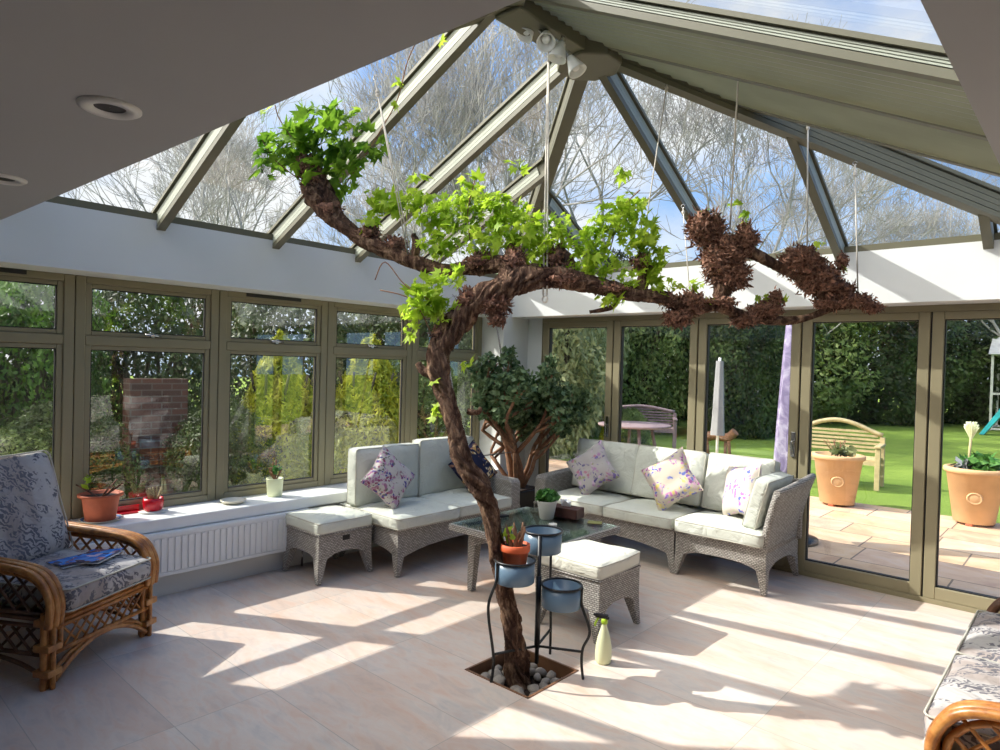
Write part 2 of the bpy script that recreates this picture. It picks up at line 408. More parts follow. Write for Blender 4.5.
# ---- left windows
def left_window(i, y0, y1):
    root = empty('window_%d' % i, (WX, y0, .5277), kind='structure')
    T = lambda mb: mb
    w = y1-y0; z0 = 0; z1 = HEAD-.5277; x0, x1 = -.055, .015
    fw = .062; tr0, tr1 = 1.112, 1.215                       # transom
    mb = MB().box(x0,x1,0.002,fw,z0,z1).box(x0,x1,w-fw,w-.002,z0,z1).box(x0,x1,fw,w-fw,z0,.05).box(x0,x1,fw,w-fw,z1-.045,z1).box(x0,x1,fw,w-fw,tr0+.02,tr1-.02)
    mb.build('frame', M['frame'], root, bevel=.006)
    for nm, a, b in (('lower_sash', .05, tr0+.02), ('fanlight_sash', tr1-.02, z1-.045)):
        s = .036; x2, x3 = -.04, .004
        mb = MB().box(x2,x3,fw,fw+s,a,b).box(x2,x3,w-fw-s,w-fw,a,b).box(x2,x3,fw+s,w-fw-s,a,a+s*.8).box(x2,x3,fw+s,w-fw-s,b-s*.8,b)
        sa = mb.build(nm, M['frame'], root, bevel=.005)
        g = .006; a2, b2 = a+s*.8, b-s*.8; y2, y3 = fw+s, w-fw-s
        MB().box(-.022,-.002,y2,y2+g,a2,b2).box(-.022,-.002,y3-g,y3,a2,b2).box(-.022,-.002,y2,y3,a2,a2+g).box(-.022,-.002,y2,y3,b2-g,b2).build('gasket', M['frame_dark'], sa)
        MB().add([(-.02,y2,a2),(-.02,y3,a2),(-.02,y3,b2),(-.02,y2,b2)], [(0,1,2,3)]).build('pane', M['left_glass'], sa)
        if nm == 'fanlight_sash':
            MB().box(.004,.022,w/2-.012,w/2+.012,a,a+.035).tube([(.022,w/2-.05,a+.018),(.026,w/2,a+.02),(.022,w/2+.055,a+.012)], .008, 8).build('handle', M['chrome'], sa)
    if i in (1,3):
        MB().box(.0,.022,w*.22,w*.72,z1-.03,z1-.004).build('trickle_vent', M['black_plastic'], root)
    return root
yy = [.3955, 1.338, 2.2805, 3.223, 4.1655, 5.135]
for i in range(5): left_window(i+1, yy[i], yy[i+1])

# ---- folding doors
def fold_door(i, x0, x1, handle):
    root = empty('door_%d' % i, (x0, DY, 0), kind='structure'); w = x1-x0
    y0, y1 = -.03, .045; s = .078; zb, zt = .035, HEAD-.045
    mb = MB().box(.006,s,y0,y1,zb,zt).box(w-s,w-.006,y0,y1,zb,zt).box(s,w-s,y0,y1,zb,zb+.085).box(s,w-s,y0,y1,zt-.055,zt)
    mb.build('leaf_frame', M['frame'], root, bevel=.005)
    g = .007; a, b, c, d = s, w-s, zb+.085, zt-.055
    MB().box(a,a+g,-.01,.03,c,d).box(b-g,b,-.01,.03,c,d).box(a,b,-.01,.03,c,c+g).box(a,b,-.01,.03,d-g,d).build('gasket', M['frame_dark'], root)
    MB().box(w-.007,w+.007,-.012,.04,zb,zt).build('seal', M['frame_dark'], root)
    MB().add([(a,.01,c),(b,.01,c),(b,.01,d),(a,.01,d)], [(0,1,2,3)]).build('pane', M['glass'], root)
    if handle:
        MB().box(w-.052,w-.02,-.042,-.03,.93,1.13).box(w-.044,w-.028,-.075,-.04,1.04,1.056).box(w-.044,w-.028,-.08,-.066,.95,1.06).build('handle', M['chrome'], root, bevel=.003)
dx = [-4.39+.8752*k for k in range(7)]
for i in range(6): fold_door(i+1, dx[i], dx[i+1], i in (0,2))
struct(MB().box(-4.39,.89,DY-.04,DY+.06,HEAD-.045,HEAD).box(-4.39,-4.385,DY-.04,DY+.06,0,HEAD).box(-4.39,.89,DY-.035,DY+.06,0,.035), 'trim_door_frame', M['frame'], bevel=.004)

# ---- glazed hipped roof
EX0, EX1, EY0, EY1 = -4.6, -.22, .42, 5.26
RX, RY0, RY1 = -2.345, 2.64, 3.33
ZE, ZR = 2.43, 3.48
CA, CB, CC, CD = Vector((EX0,EY0,ZE)), Vector((EX0,EY1,ZE)), Vector((EX1,EY1,ZE)), Vector((EX1,EY0,ZE))
R1, R2 = Vector((RX,RY0,ZR)), Vector((RX,RY1,ZR))
tn = [10]
def rafter(a, b, w=.055, h=.12, hip=False):
    a = Vector(a); b = Vector(b); d = (b-a); L = d.length; d.normalize()
    side = d.cross(Vector((0,0,1))).normalized(); up = side.cross(d)
    Mx = Matrix((side, d, up)).transposed().to_4x4(); Mx.translation = a
    root = MB().box(-w/2,w/2,0,L,0,.03,Mx).box(-w*.2,w*.2,0,L,.03,h,Mx).box(-w/2-.012,w/2+.012,0,L,h,h+.02,Mx).build('trim_rafter_%d' % tn[0], M['roof_metal'])
    tag(root, kind='structure'); tn[0] += 1
    for s in (-1,1):
        m2 = MB(); n = 3; p = (h-.038)/n
        for k in range(n):
            zz = .034+k*p; x = sorted((s*w*.21, s*(w*.5-.002*k))); m2.box(x[0],x[1],.03,L-.08,zz,zz+p-.004,Mx)
        m2.build('side_track', M['roof_metal'] if hip else M['track'], root)
def on_hip(A, Rr, y=None, x=None):
    t = (y-A.y)/(Rr.y-A.y) if y is not None else (x-A.x)/(Rr.x-A.x)
    return A.lerp(Rr, t)
UP = Vector((0,0,.055))
rafter((EX0-.03,3.30,ZE-.02), (RX-.05,3.30,ZR-.02)); rafter(Vector((EX1,3.27,ZE))+UP, Vector((RX+.05,3.27,ZR-.02))+UP, .05, .07)
for y, A, Rr in ((4.05,CB,R2),(2.56,CA,R1),(1.74,CA,R1),(.92,CA,R1)):
    p = on_hip(A, Rr, y=y); rafter((EX0-.03,y,ZE-.02), p)
for y, A, Rr in ((3.93,CC,R2),(2.60,CD,R1),(1.74,CD,R1),(.92,CD,R1)):
    p = on_hip(A, Rr, y=y); rafter(Vector((EX1,y,ZE))+UP, p+UP, .05, .07)
rafter((RX,EY1,ZE), (RX,RY1+.05,ZR-.02)); rafter((RX,EY0,ZE), (RX,RY0-.05,ZR-.02))
for x, A, Rr in ((-3.47,CB,R2),(-1.43,CC,R2)):
    p = on_hip(A, Rr, x=x); rafter((x,EY1,ZE), p)
rafter((-.55,EY1,ZE), on_hip(CC,R2,x=-.55))
for x, A in ((-3.47,CA),(-1.43,CD)): rafter((x,EY0,ZE), on_hip(A,R1,x=x))
for A, Rr in ((CA,R1),(CB,R2),(CC,R2),(CD,R1)): rafter(A, Rr, .085, .14, True)
# ridge box with faceted end bosses
mb = MB().box(RX-.09,RX+.09,RY0-.06,RY1,ZR-.05,ZR+.2)
for yc in (RY1,):
    mb.prism([(.2*math.cos(PI/8+k*PI/4), .2*math.sin(PI/8+k*PI/4)) for k in range(8)], lambda u,v,t,yc=yc: (RX+u, yc+v, t), ZR-.07, ZR+.2)
struct(mb, 'trim_ridge', M['roof_metal'], bevel=.012)
struct(MB().box(-4.72,-4.6,.45,5.38,2.485,2.53).box(-4.6,-.195,5.26,5.38,2.485,2.53), 'trim_eaves', M['roof_metal'])
# glass slopes
gz = .155
def slope(i, pts):
    root = MB().add([Vector(p)+Vector((0,0,gz)) for p in pts], [tuple(range(len(pts)))]).build('window_%d' % i, M['roof_glass']); tag(root, kind='structure')
ex = .16; sl = (ZR-ZE)/(RX-EX0)*ex
A_, B_, C_, D_ = CA+Vector((-ex,-ex,-sl)), CB+Vector((-ex,ex,-sl)), CC+Vector((ex,ex,-sl)), CD+Vector((ex,-ex,-sl))
slope(6,(A_,B_,R2,R1)); slope(7,(B_,C_,R2)); slope(8,(C_,D_,R1,R2)); slope(9,(D_,A_,R1))

# pleated roof blinds on the right-hand slope
def blind(y0, y1, label, hipcut):
    mb = MB(); n = 9; sgn = (ZR-ZE)/(EX1-RX)
    zat = lambda x: ZE + (EX1-x)*(ZR-ZE)/(EX1-RX) + .082
    def xtop(y):
        if y > RY1: return CC.lerp(R2, (y-EY1)/(RY1-EY1)).x + .02
        if y < RY0: return CD.lerp(R1, (y-EY0)/(RY0-EY0)).x + .02
        return RX + .05
    vs = []; fs = []
    for k in range(n*2+1):
        y = y0+(y1-y0)*(k+(.55 if k%2 else 0))/(2*n); dz = .0 if k % 2 else -.02
        vs += [(EX1-.0,y,zat(EX1)+dz),(xtop(y),y,zat(xtop(y))+dz)]
    for k in range(n*2): fs.append((2*k,2*k+1,2*k+3,2*k+2))
    mb.add(vs, fs); o = mb.build('pleats', M['blind'])
    fold = MB()
    for k in range(1, 2*n, 2): fold.tube([Vector(vs[2*k])-Vector((0,0,.003)), Vector(vs[2*k+1])-Vector((0,0,.003))], .0035, 5)  # pale tubes imitate light caught along the flat-lit pleat folds
    root = empty('roof_blind', (EX1,(y0+y1)/2,ZE)); o.parent = root; o.location = (-EX1,-(y0+y1)/2,-ZE)
    f_ = fold.build('pleat_highlights', M['cord'], root); f_.location = o.location; o = root; tag(o, label, 'blind', 'pleated roof blinds on the right slope')
blind(3.30, 3.90, 'sage pleated roof blind, the lower strip beside the long hip beam', True)
blind(2.63, 3.24, 'sage pleated roof blind, the upper strip nearest the patch of blue sky', False)

# ---- recessed ceiling lights
def downlight(x, y, label):
    r = empty('ceiling_downlight', (x,y,CZ), 0, label, 'ceiling light', 'recessed ceiling downlights')
    MB().lathe([(.06,.0),(.06,-.004),(.052,-.009),(.034,-.006),(.03,.0)], 32).build('bezel', M['gloss_white'], r)
    MB().lathe([(.03,-.002),(.026,-.001),(.022,-.0015),(.001,-.001)], 24).build('lamp', M['black_plastic'], r)
downlight(-1.558,.483,'white recessed ceiling downlight, the whole round one at upper left')
downlight(-2.452,.476,'white recessed ceiling downlight cut off at the left edge of the photo')

# ---- radiator
def radiator():
    y0, y1, z0, z1 = 1.05, 2.86, .157, .437
    r = empty('radiator', (-4.5,(y0+y1)/2,z0), 0, 'long low white panel radiator under the left window board', 'radiator')
    H = (y1-y0)/2; h = z1-z0; mb = MB()
    mb.box(-.085,-.012,-H,H,0,h)
    n = 40; p = (2*H-.06)/n
    for k in range(n):
        a = -H+.03+k*p; mb.prism([(a+p*.18,.03),(a+p*.82,.03),(a+p*.82,h-.03),(a+p*.18,h-.03)], lambda u,v,t: (t,u,v), -.012, .0)
    mb.box(-.012,-.004,-H,H,h-.024,h).box(-.012,-.004,-H,H,0,.024)
    mb.build('panel', M['gloss_white'], r, bevel=.003)
    g = MB(); g.box(-.085,-.012,-H,H,h,h+.006); g.build('top_grille', M['gloss_white'], r)
    MB().tube([(-.05,H-.05,0),(-.05,H-.05,-z0+.0)], .008, 8).build('pipe', M['chrome'], r)
    for yb in (-H*.6,H*.6): MB().box(-.096,-.085,yb-.04,yb+.04,.03,h-.03).build('bracket', M['gloss_white'], r)
radiator()

# ================================================================ FURNITURE
def rbox(w, d, h, r, puff=0, n=10, M4=None, sag=0, wob=0, seed=0):
    """soft box, centred in x,y, z from 0..h"""
    vs = []; fs = []; idx = {}
    def pt(a, b, c):
        key = (a,b,c)
        if key in idx: return idx[key]
        p = Vector(((a/n-.5)*w, (b/n-.5)*d, (c/n)*h))
        q = Vector((max(-w/2+r,min(w/2-r,p.x)), max(-d/2+r,min(d/2-r,p.y)), max(r,min(h-r,p.z))))
        dd = p-q
        if dd.length > 1e-9: p = q + dd.normalized()*r if min(r,1) else p
        u = 2*a/n-1; v = 2*b/n-1; s = 2*c/n-1
        p.z += puff*(1-u*u)*(1-v*v)*(1 if s > 0 else -.25)*abs(s)
        if wob:
            p.z += wob*noise.noise(Vector((p.x*5+seed,p.y*5,seed)))*max(0,s)
            p.x += wob*.5*noise.noise(Vector((p.y*6,p.z*6,seed+3))); p.y += wob*.5*noise.noise(Vector((p.x*6,p.z*6,seed+9)))
        if M4 is not None: p = M4@p
        idx[key] = len(vs); vs.append(p); return idx[key]
    for i in range(n):
        for j in range(n):
            for (F_, o) in ((lambda i,j:(i,j,0),1),(lambda i,j:(i,j,n),0),(lambda i,j:(i,0,j),0),(lambda i,j:(i,n,j),1),(lambda i,j:(0,i,j),1),(lambda i,j:(n,i,j),0)):
                q = [pt(*F_(i,j)),pt(*F_(i+1,j)),pt(*F_(i+1,j+1)),pt(*F_(i,j+1))]
                fs.append(tuple(q[::-1]) if o else tuple(q))
    return vs, fs
def cushion_part(name, mat, parent, w, d, h, loc, rot=(0,0,0), r=.03, puff=.02, seed=0, wob=.012):
    vs, fs = rbox(w, d, h, r, puff, 14, None, 0, wob, seed)
    o = MB().add(vs, fs, True).build(name, mat, parent, loc, rot)
    pm = MB()
    for z in (.012, h-.012):
        k = r*.55; c = []
        W, D = w/2-.006, d/2-.006
        for sx, sy, a0 in ((1,1,0),(-1,1,90),(-1,-1,180),(1,-1,270)):
            for a in (0,45,90): c.append((sx*(W-k)+k*math.cos(R(a0+a)), sy*(D-k)+k*math.sin(R(a0+a)), z))
        cc = []
        for i in range(len(c)):
            a = Vector(c[i]); b = Vector(c[(i+1)%len(c)])
            for t in range(4): cc.append(a.lerp(b, t/4))
        cc.append(cc[0])
        for p in cc: p.z += wob*.4*noise.noise(Vector((p.x*5+seed,p.y*5,seed)))
        pm.tube(cc, .0045, 6, caps=False)
    pm.build('piping', M['piping'], o)
    return o

def wicker_base(root, w, d, z_top, legs=True, zarch=.2, zend=.13, th=.03, logo=False):
    """local frame: x 0..w, y 0..d; four skirt panels with arched lower edges, and tapered legs"""
    def outl(L):
        pts = [(0,z_top),(0,zend)]
        for k in range(1,16):
            t = k/16; u = abs(2*t-1); zz = zend + (zarch-zend)*(1-u**3.2)
            pts.append((t*L, zz))
        return pts+[(L,zend),(L,z_top)]
    mb = MB()
    mb.prism(outl(w), lambda u,v,t: (u,t,v), 0, th); mb.prism(outl(w), lambda u,v,t: (u,d-t,v), 0, th)
    mb.prism(outl(d-2*th), lambda u,v,t: (t+.001,th+u,v), 0, th); mb.prism(outl(d-2*th), lambda u,v,t: (w-t-.001,th+u,v), 0, th)
    mb.box(.032,w-.032,.032,d-.032,z_top-.02,z_top-.004)
    mb.build('woven_base', M['wicker'], root, fix=True)
    e = MB(); e.tube([(0,0,z_top),(w,0,z_top),(w,d,z_top),(0,d,z_top),(0,0,z_top)], .009, 6); e.build('woven_edge', M['wicker'], root)
    if legs:
        for lx, ly in ((0,0),(w,0),(w,d),(0,d)):
            sx = 1 if lx == 0 else -1; sy = 1 if ly == 0 else -1
            t = .075; b = .034; q = [(0,0),(1,0),(1,1),(0,1)]
            vs = [(lx+sx*a*t-sx*.002, ly+sy*c*t-sy*.002, zend+.05) for a,c in q]+[(lx+sx*a*b-sx*.012, ly+sy*c*b-sy*.012, .004) for a,c in q]
            MB().add(vs, [(0,1,2,3),(4,7,6,5),(0,4,5,1),(1,5,6,2),(2,6,7,3),(3,7,4,0)]).build('leg', M['wicker'], root, bevel=.006, fix=True)
    return root

def footstool(x, y, w, d, z, mat, label, tagcut):
    r = empty('wicker_footstool', (x,y,0), 0, label, 'footstool', 'wicker footstools')
    wicker_base(r, w, d, z-.10, zarch=.21, zend=.13)
    cushion_part('seat_cushion', mat, r, w+.02, d+.02, .095, (w/2,d/2,z-.098), puff=.018, seed=x)
    if tagcut: MB().box(w-.005,w+.003,d*.5-.03,d*.5+.03,z-.16,z-.125).build('handle_slot', M['black_plastic'], r)
    return r
footstool(-4.53, 2.645, .46, .46, .45, M['cushion'], 'grey wicker footstool with pale cushion in front of the white radiator', True)
footstool(-2.55, 3.235, .45, .45, .465, M['cushion_white'], 'grey wicker footstool with cream cushion behind the spray bottle and plant stand', False)

# left sofa (along the left windows)
def sofa_left():
    x0, x1, y0, y1 = -4.56, -3.83, 3.165, 4.57
    r = empty('wicker_sofa', (x0,y0,0), 0, 'grey wicker sofa section under the left windows with two back cushions', 'sofa', 'wicker corner sofas')
    w, d = x1-x0, y1-y0
    wicker_base(r, w, d, .345, zarch=.2)
    L = .645
    cushion_part('seat_cushion', M['cushion'], r, w+.04, L, .1, (w/2+.02,L/2-.03,.35), seed=1)
    cushion_part('seat_cushion', M['cushion'], r, w+.03, L, .1, (w/2+.015,L*1.5-.025,.35), seed=2)
    for i, s in enumerate((0,1)):
        cushion_part('back_cushion', M['cushion'], r, .66, .46+.03*i, .13, (.12,.29+s*.665,.68+.01*i), (R(90),0,R(90)), seed=4+s, puff=.03)
        r.children[-1].rotation_euler = Euler((R(90-14),0,R(90)), 'XYZ'); r.children[-1].location = (.085,.30+s*.665,.68+.01*i)
    # low back panel and far arm
    MB().box(0,.04,.05,d,.34,.52).build('back_panel', M['wicker'], r, bevel=.01)
    MB().prism([(0,.3),(w,.3),(w+.0,.56),(w-.03,.585),(0,.6)], lambda u,v,t: (u,t,v), d-.13, d).build('armrest', M['wicker'], r, bevel=.015, fix=True)
sofa_left()

def sofa_right():
    x0, x1, y0, y1 = -3.86, -2.44, 4.80, 5.47
    r = empty('wicker_sofa', (x0,y0,0), 0, 'grey wicker two seat sofa section in front of the folding doors', 'sofa', 'wicker corner sofas')
    w, d = x1-x0, y1-y0
    wicker_base(r, w, d, .335, zarch=.2)
    L = .64
    for i in range(2):
        cushion_part('seat_cushion', M['cushion'], r, L, d+.04, .1, (.13+L/2+i*(L+.005),d/2-.03,.34), seed=11+i)
        c = cushion_part('back_cushion', M['cushion'], r, .66, .46, .13, (.14+L/2+i*(L+.01),d-.17,.66), (R(90+14),0,0), seed=14+i, puff=.035)
        c.rotation_euler = (R(90-15),0,R(2-3*i)); c.location = (.14+L/2+i*(L+.01),d-.1,.665)
    MB().box(0,w,d-.04,d,.33,.74).build('back_panel', M['wicker'], r, bevel=.01)
    MB().prism([(0,.28),(d,.28),(d,.62),(.05,.595),(0,.57)], lambda u,v,t: (t,u,v), 0, .12).build('armrest', M['wicker'], r, bevel=.015, fix=True)
sofa_right()

def sofa_corner():
    x0, x1, y0, y1 = -2.425, -1.725, 4.80, 5.48
    r = empty('wicker_corner_seat', (x0,y0,0), 0, 'grey wicker corner seat with flared woven side at the right end', 'sofa')
    w, d = x1-x0, y1-y0
    wicker_base(r, w, d, .335, zarch=.21)
    cushion_part('seat_cushion', M['cushion'], r, w-.02, d+.04, .105, (w/2-.01,d/2-.03,.34), seed=21)
    c = cushion_part('back_cushion', M['cushion'], r, .56, .47, .13, (.3,d-.12,.665), (R(75),0,R(-2)), seed=24, puff=.035)
    c = cushion_part('back_cushion', M['cushion'], r, .56, .38, .12, (w-.055,d/2-.01,.62), (R(90-13),0,R(-90)), seed=27, puff=.02)
    # flared side and back panels
    def flare(z): t = max(0,(z-.3)/.47); return .085*t**1.6
    def panel(n0, n1, fn, th):
        vs = []; fs = []; NZ = 12; NU = 12
        for s_ in (0, th):
            for i in range(NZ+1):
                z = .13+(.2-.13)*0 + (.0 if 0 else 0)
                for j in range(NU+1):
                    u = j/NU; zt = .735+.05*u**1.5 if n0 else .78; zb = .30
                    zz = zb+(zt-zb)*i/NZ; vs.append(fn(u, zz, s_, flare(zz)))
        m = (NZ+1)*(NU+1)
        for i in range(NZ):
            for j in range(NU):
                a = i*(NU+1)+j; fs += [(a,a+1,a+NU+2,a+NU+1),(m+a,m+a+NU+1,m+a+NU+2,m+a+1)]
        for j in range(NU):
            a = NZ*(NU+1)+j; fs.append((a,a+1,m+a+1,m+a)); fs.append((j,m+j,m+j+1,j+1))
        for i in range(NZ):
            a = i*(NU+1); b = a+NU+1; fs.append((a,b,m+b,m+a)); a += NU; b += NU; fs.append((a,m+a,m+b,b))
        return MB().add(vs, fs, True)
    pn = panel(1, 0, lambda u,z,s_,fl: (w+fl-.045+s_, u*(d+.02+fl*.6)+fl*.25, z), .045)
    sp = pn.build('side_panel', M['wicker'], r, fix=True)
    rim = [(w+flare(.735+.05*(j/12)**1.5)-.022, (j/12)*(d+.02+.6*flare(.735+.05*(j/12)**1.5))+.25*flare(.735), .735+.05*(j/12)**1.5+.004) for j in range(13)]
    MB().tube(rim, .026, 8).build('rim', M['wicker'], sp)
    MB().box(0,w+.03,d-.035,d+.005,.30,.77).build('back_panel', M['wicker'], r, bevel=.01)
sofa_corner()

# coffee table
def table():
    x0, x1, y0, y1, z = -3.37, -2.50, 3.24, 4.10, .475
    r = empty('coffee_table', (x0,y0,0), 0, 'square grey wicker coffee table with inset glass top', 'table')
    w, d = x1-x0, y1-y0; mb = MB()
    f = .085
    mb.box(0,w,0,f,z-.045,z).box(0,w,d-f,d,z-.045,z).box(0,f,f,d-f,z-.045,z).box(w-f,w,f,d-f,z-.045,z).box(f,w-f,f,d-f,z-.03,z-.02)
    mb.build('woven_top', M['wicker'], r, bevel=.012)
    MB().box(.02,w-.02,.02,d-.02,z+.0005,z+.007).build('glass_top', M['table_glass'], r, bevel=.002)
    k = MB(); i = .1
    def arch(L):
        pts = [(0,z-.045),(0,z-.18)]
        for q in range(1,14):
            t = q/14; pts.append((t*L, z-.18+.085*(1-abs(2*t-1)**3)))
        return pts+[(L,z-.18),(L,z-.045)]
    k.prism(arch(w-2*i), lambda u,v,t: (i+u,i+t,v), 0, .025).prism(arch(w-2*i), lambda u,v,t: (i+u,d-i-t,v), 0, .025)
    k.prism(arch(d-2*i), lambda u,v,t: (i+t,i+u,v), 0, .025).prism(arch(d-2*i), lambda u,v,t: (w-i-t,i+u,v), 0, .025)
    k.build('apron', M['wicker'], r, fix=True)
    for lx, ly in ((i,i),(w-i,i),(w-i,d-i),(i,d-i)):
        sx = 1 if lx == i else -1; sy = 1 if ly == i else -1; t = .075; b = .045; q = [(0,0),(1,0),(1,1),(0,1)]
        vs = [(lx+sx*a*t-sx*.003, ly+sy*c*t-sy*.003, z-.06) for a,c in q]+[(lx+sx*a*b, ly+sy*c*b, .004) for a,c in q]
        MB().add(vs, [(0,1,2,3),(4,7,6,5),(0,4,5,1),(1,5,6,2),(2,6,7,3),(3,7,4,0)]).build('leg', M['wicker'], r, bevel=.006, fix=True)
table()
TZ = .4825

# small leafy plants helper
def leaf_blob(mb, c, rad, n, size, squash=1, up=.5, elong=1.6, shell=.3, rng=random):
    for _ in range(n):
        while 1:
            d = Vector((rng.gauss(0,1),rng.gauss(0,1),rng.gauss(0,1)))
            if d.length > .1: break
        d.normalize(); rr = (shell+(1-shell)*rng.random())
        p = Vector(c)+Vector((d.x*rad[0],d.y*rad[1],d.z*rad[2]))*rr
        a = Vector((rng.gauss(0,1),rng.gauss(0,1),rng.gauss(0,.7)+up)); a.normalize()
        b = a.orthogonal().normalized(); b = Matrix.Rotation(rng.random()*2*PI, 3, a)@b
        s = size*(.6+.8*rng.random())
        e = a.cross(b)
        mb.add([p-b*s*.5*elong, p-e*s*.42, p+b*s*.5*elong, p+e*s*.42], [(0,1,2,3)])
    return mb

def pot(mb_prof, mat, parent, name='pot', n=36, **k): return MB().lathe(mb_prof, n).build(name, mat, parent, **k)

# things on the table
r = empty('potted_plant', (-2.98,3.86,TZ), 0, 'small green leafy plant in a white tapered pot on the coffee table', 'potted plant')
pot([(.0,0),(.045,0),(.05,.004),(.073,.125),(.075,.135),(.068,.135),(.064,.115),(.0,.115)], M['white_pot'], r)
mb = MB(); leaf_blob(mb, (0,0,.165), (.085,.085,.05), 320, .032, up=1); mb.build('foliage', M['succulent'], r)
mb = MB(); 
for k in range(14): mb.tube([(0,0,.11),(random.uniform(-.05,.05),random.uniform(-.05,.05),.17)], .003, 5)
mb.build('stems', M['succulent'], r)
r = empty('tissue_box', (-2.93,4.03,TZ), .15, 'dark brown tissue box behind the white pot on the coffee table', 'tissue box')
MB().box(-.12,.12,-.065,.065,0,.075).build('box', M['tissue_box'], r, bevel=.006)
tb = MB(); 
for k in range(7):
    a = k*.9; tb.add([(-.03,-.01,.074),(.03,.01,.074),(.03*math.cos(a)+.01,.03*math.sin(a),.10+.03*random.random()),(-.02+.03*math.cos(a+1),.03*math.sin(a+1),.11+.02*random.random())], [(0,1,2,3)])
tb.build('tissue', M['tissue'], r)
r = empty('tealight_dish', (-2.80,3.70,TZ), 0, 'little round white dish in front of the tissue box on the table', 'dish')
MB().lathe([(0,0),(.026,0),(.03,.02),(.026,.022),(.022,.006),(0,.006)], 24).build('dish', M['white_pot'], r)
MB().lathe([(0,.006),(.02,.006),(.02,.014),(0,.015)], 20).build('candle', M['tissue'], r)
r = empty('coaster', (-2.665,4.02,TZ), .5, 'flat olive green coaster near the right corner of the coffee table', 'coaster')
MB().box(-.05,.05,-.04,.04,0,.006).build('mat', M['coaster'], r, bevel=.002); MB().box(-.054,.054,-.044,.044,0,.002).build('edge', M['tissue_box'], r)
r = empty('remote_control', (-3.24,3.62,TZ), 1.2, 'small black remote control on the glass table beside the trunk', 'remote control')
MB().box(-.08,.08,-.022,.022,0,.018).build('body', M['black_plastic'], r, bevel=.006)
MB().box(-.06,-.02,-.012,.012,.018,.02).box(.0,.05,-.012,.012,.018,.02).build('buttons', M['frame_dark'], r)

# scatter cushions
def scatter(c, ax_u, ax_v, w, mat, label, thick=.16, group='printed scatter cushions on the sofas', rot=45, flop=0):
    """c centre; u,v directions in the cushion plane"""
    u = Vector(ax_u).normalized(); v = Vector(ax_v); v = (v-u*v.dot(u)).normalized(); n_ = u.cross(v)
    Mx = Matrix((u, v, n_)).transposed().to_4x4(); Mx.translation = Vector(c)
    o = empty('scatter_cushion', c, 0, label, 'cushion', group)
    o.rotation_euler = Mx.to_euler()
    N = 22; vs = []; fs = []
    ca, sa = math.cos(R(rot)), math.sin(R(rot))
    for s_ in (1,-1):
        for i in range(N+1):
            for j in range(N+1):
                a = 2*i/N-1; b = 2*j/N-1
                k = 1-.10*(1-a*a) if abs(b) > abs(a) else 1-.10*(1-b*b)
                pin = 1-.07*((1-abs(a))*abs(b)**4+(1-abs(b))*abs(a)**4)*2
                x = a*w/2*pin; y = b*w/2*pin
                t = thick/2*((1-a**4)*(1-b**4))**.55
                t *= 1+.18*noise.noise(Vector((a*2.2,b*2.2,c[0]*3)))
                vs.append((x*ca-y*sa, x*sa+y*ca, s_*t))
    m = (N+1)**2
    for i in range(N):
        for j in range(N):
            q = i*(N+1)+j; fs.append((q,q+N+1,q+N+2,q+1)); fs.append((m+q,m+q+1,m+q+N+2,m+q+N+1))
    MB().add(vs, fs, True).build('cover', mat, o)
    ed = []
    for i in range(N+1): ed.append(vs[i*(N+1)])
    for j in range(1,N+1): ed.append(vs[N*(N+1)+j])
    for i in range(N-1,-1,-1): ed.append(vs[i*(N+1)+N])
    for j in range(N-1,-1,-1): ed.append(vs[j])
    MB().tube(ed, .004, 6, caps=False).build('piping', mat, o)
    return o
scatter((-4.13,3.31,.685), (0,1,0.03), (-.34,0,1), .38, M['floral_mauve'], 'floral scatter cushion in mauve and grey at the near end of the left sofa', rot=43, thick=.13)
scatter((-4.12,4.25,.67), (.15,1,0), (-.34,.05,1), .38, M['navy_gold'], 'navy and gold patterned scatter cushion behind the vine trunk on the left sofa', rot=33, thick=.13)
scatter((-3.40,5.06,.675), (1,.1,0), (0,.36,1), .40, M['floral_purple'], 'grey scatter cushion with purple flowers leaning on the left arm of the door side sofa', rot=38, thick=.14)
scatter((-2.60,5.03,.69), (1,.03,0), (0,.36,1), .41, M['floral_bright'], 'cream scatter cushion with bright lilac flowers in the middle of the door side sofa', rot=36, thick=.14)
scatter((-2.03,5.08,.68), (.80,-.55,0), (.12,.22,1), .40, M['floral_pink'], 'cream scatter cushion with pink blossom leaning in the corner seat', rot=12, thick=.13)

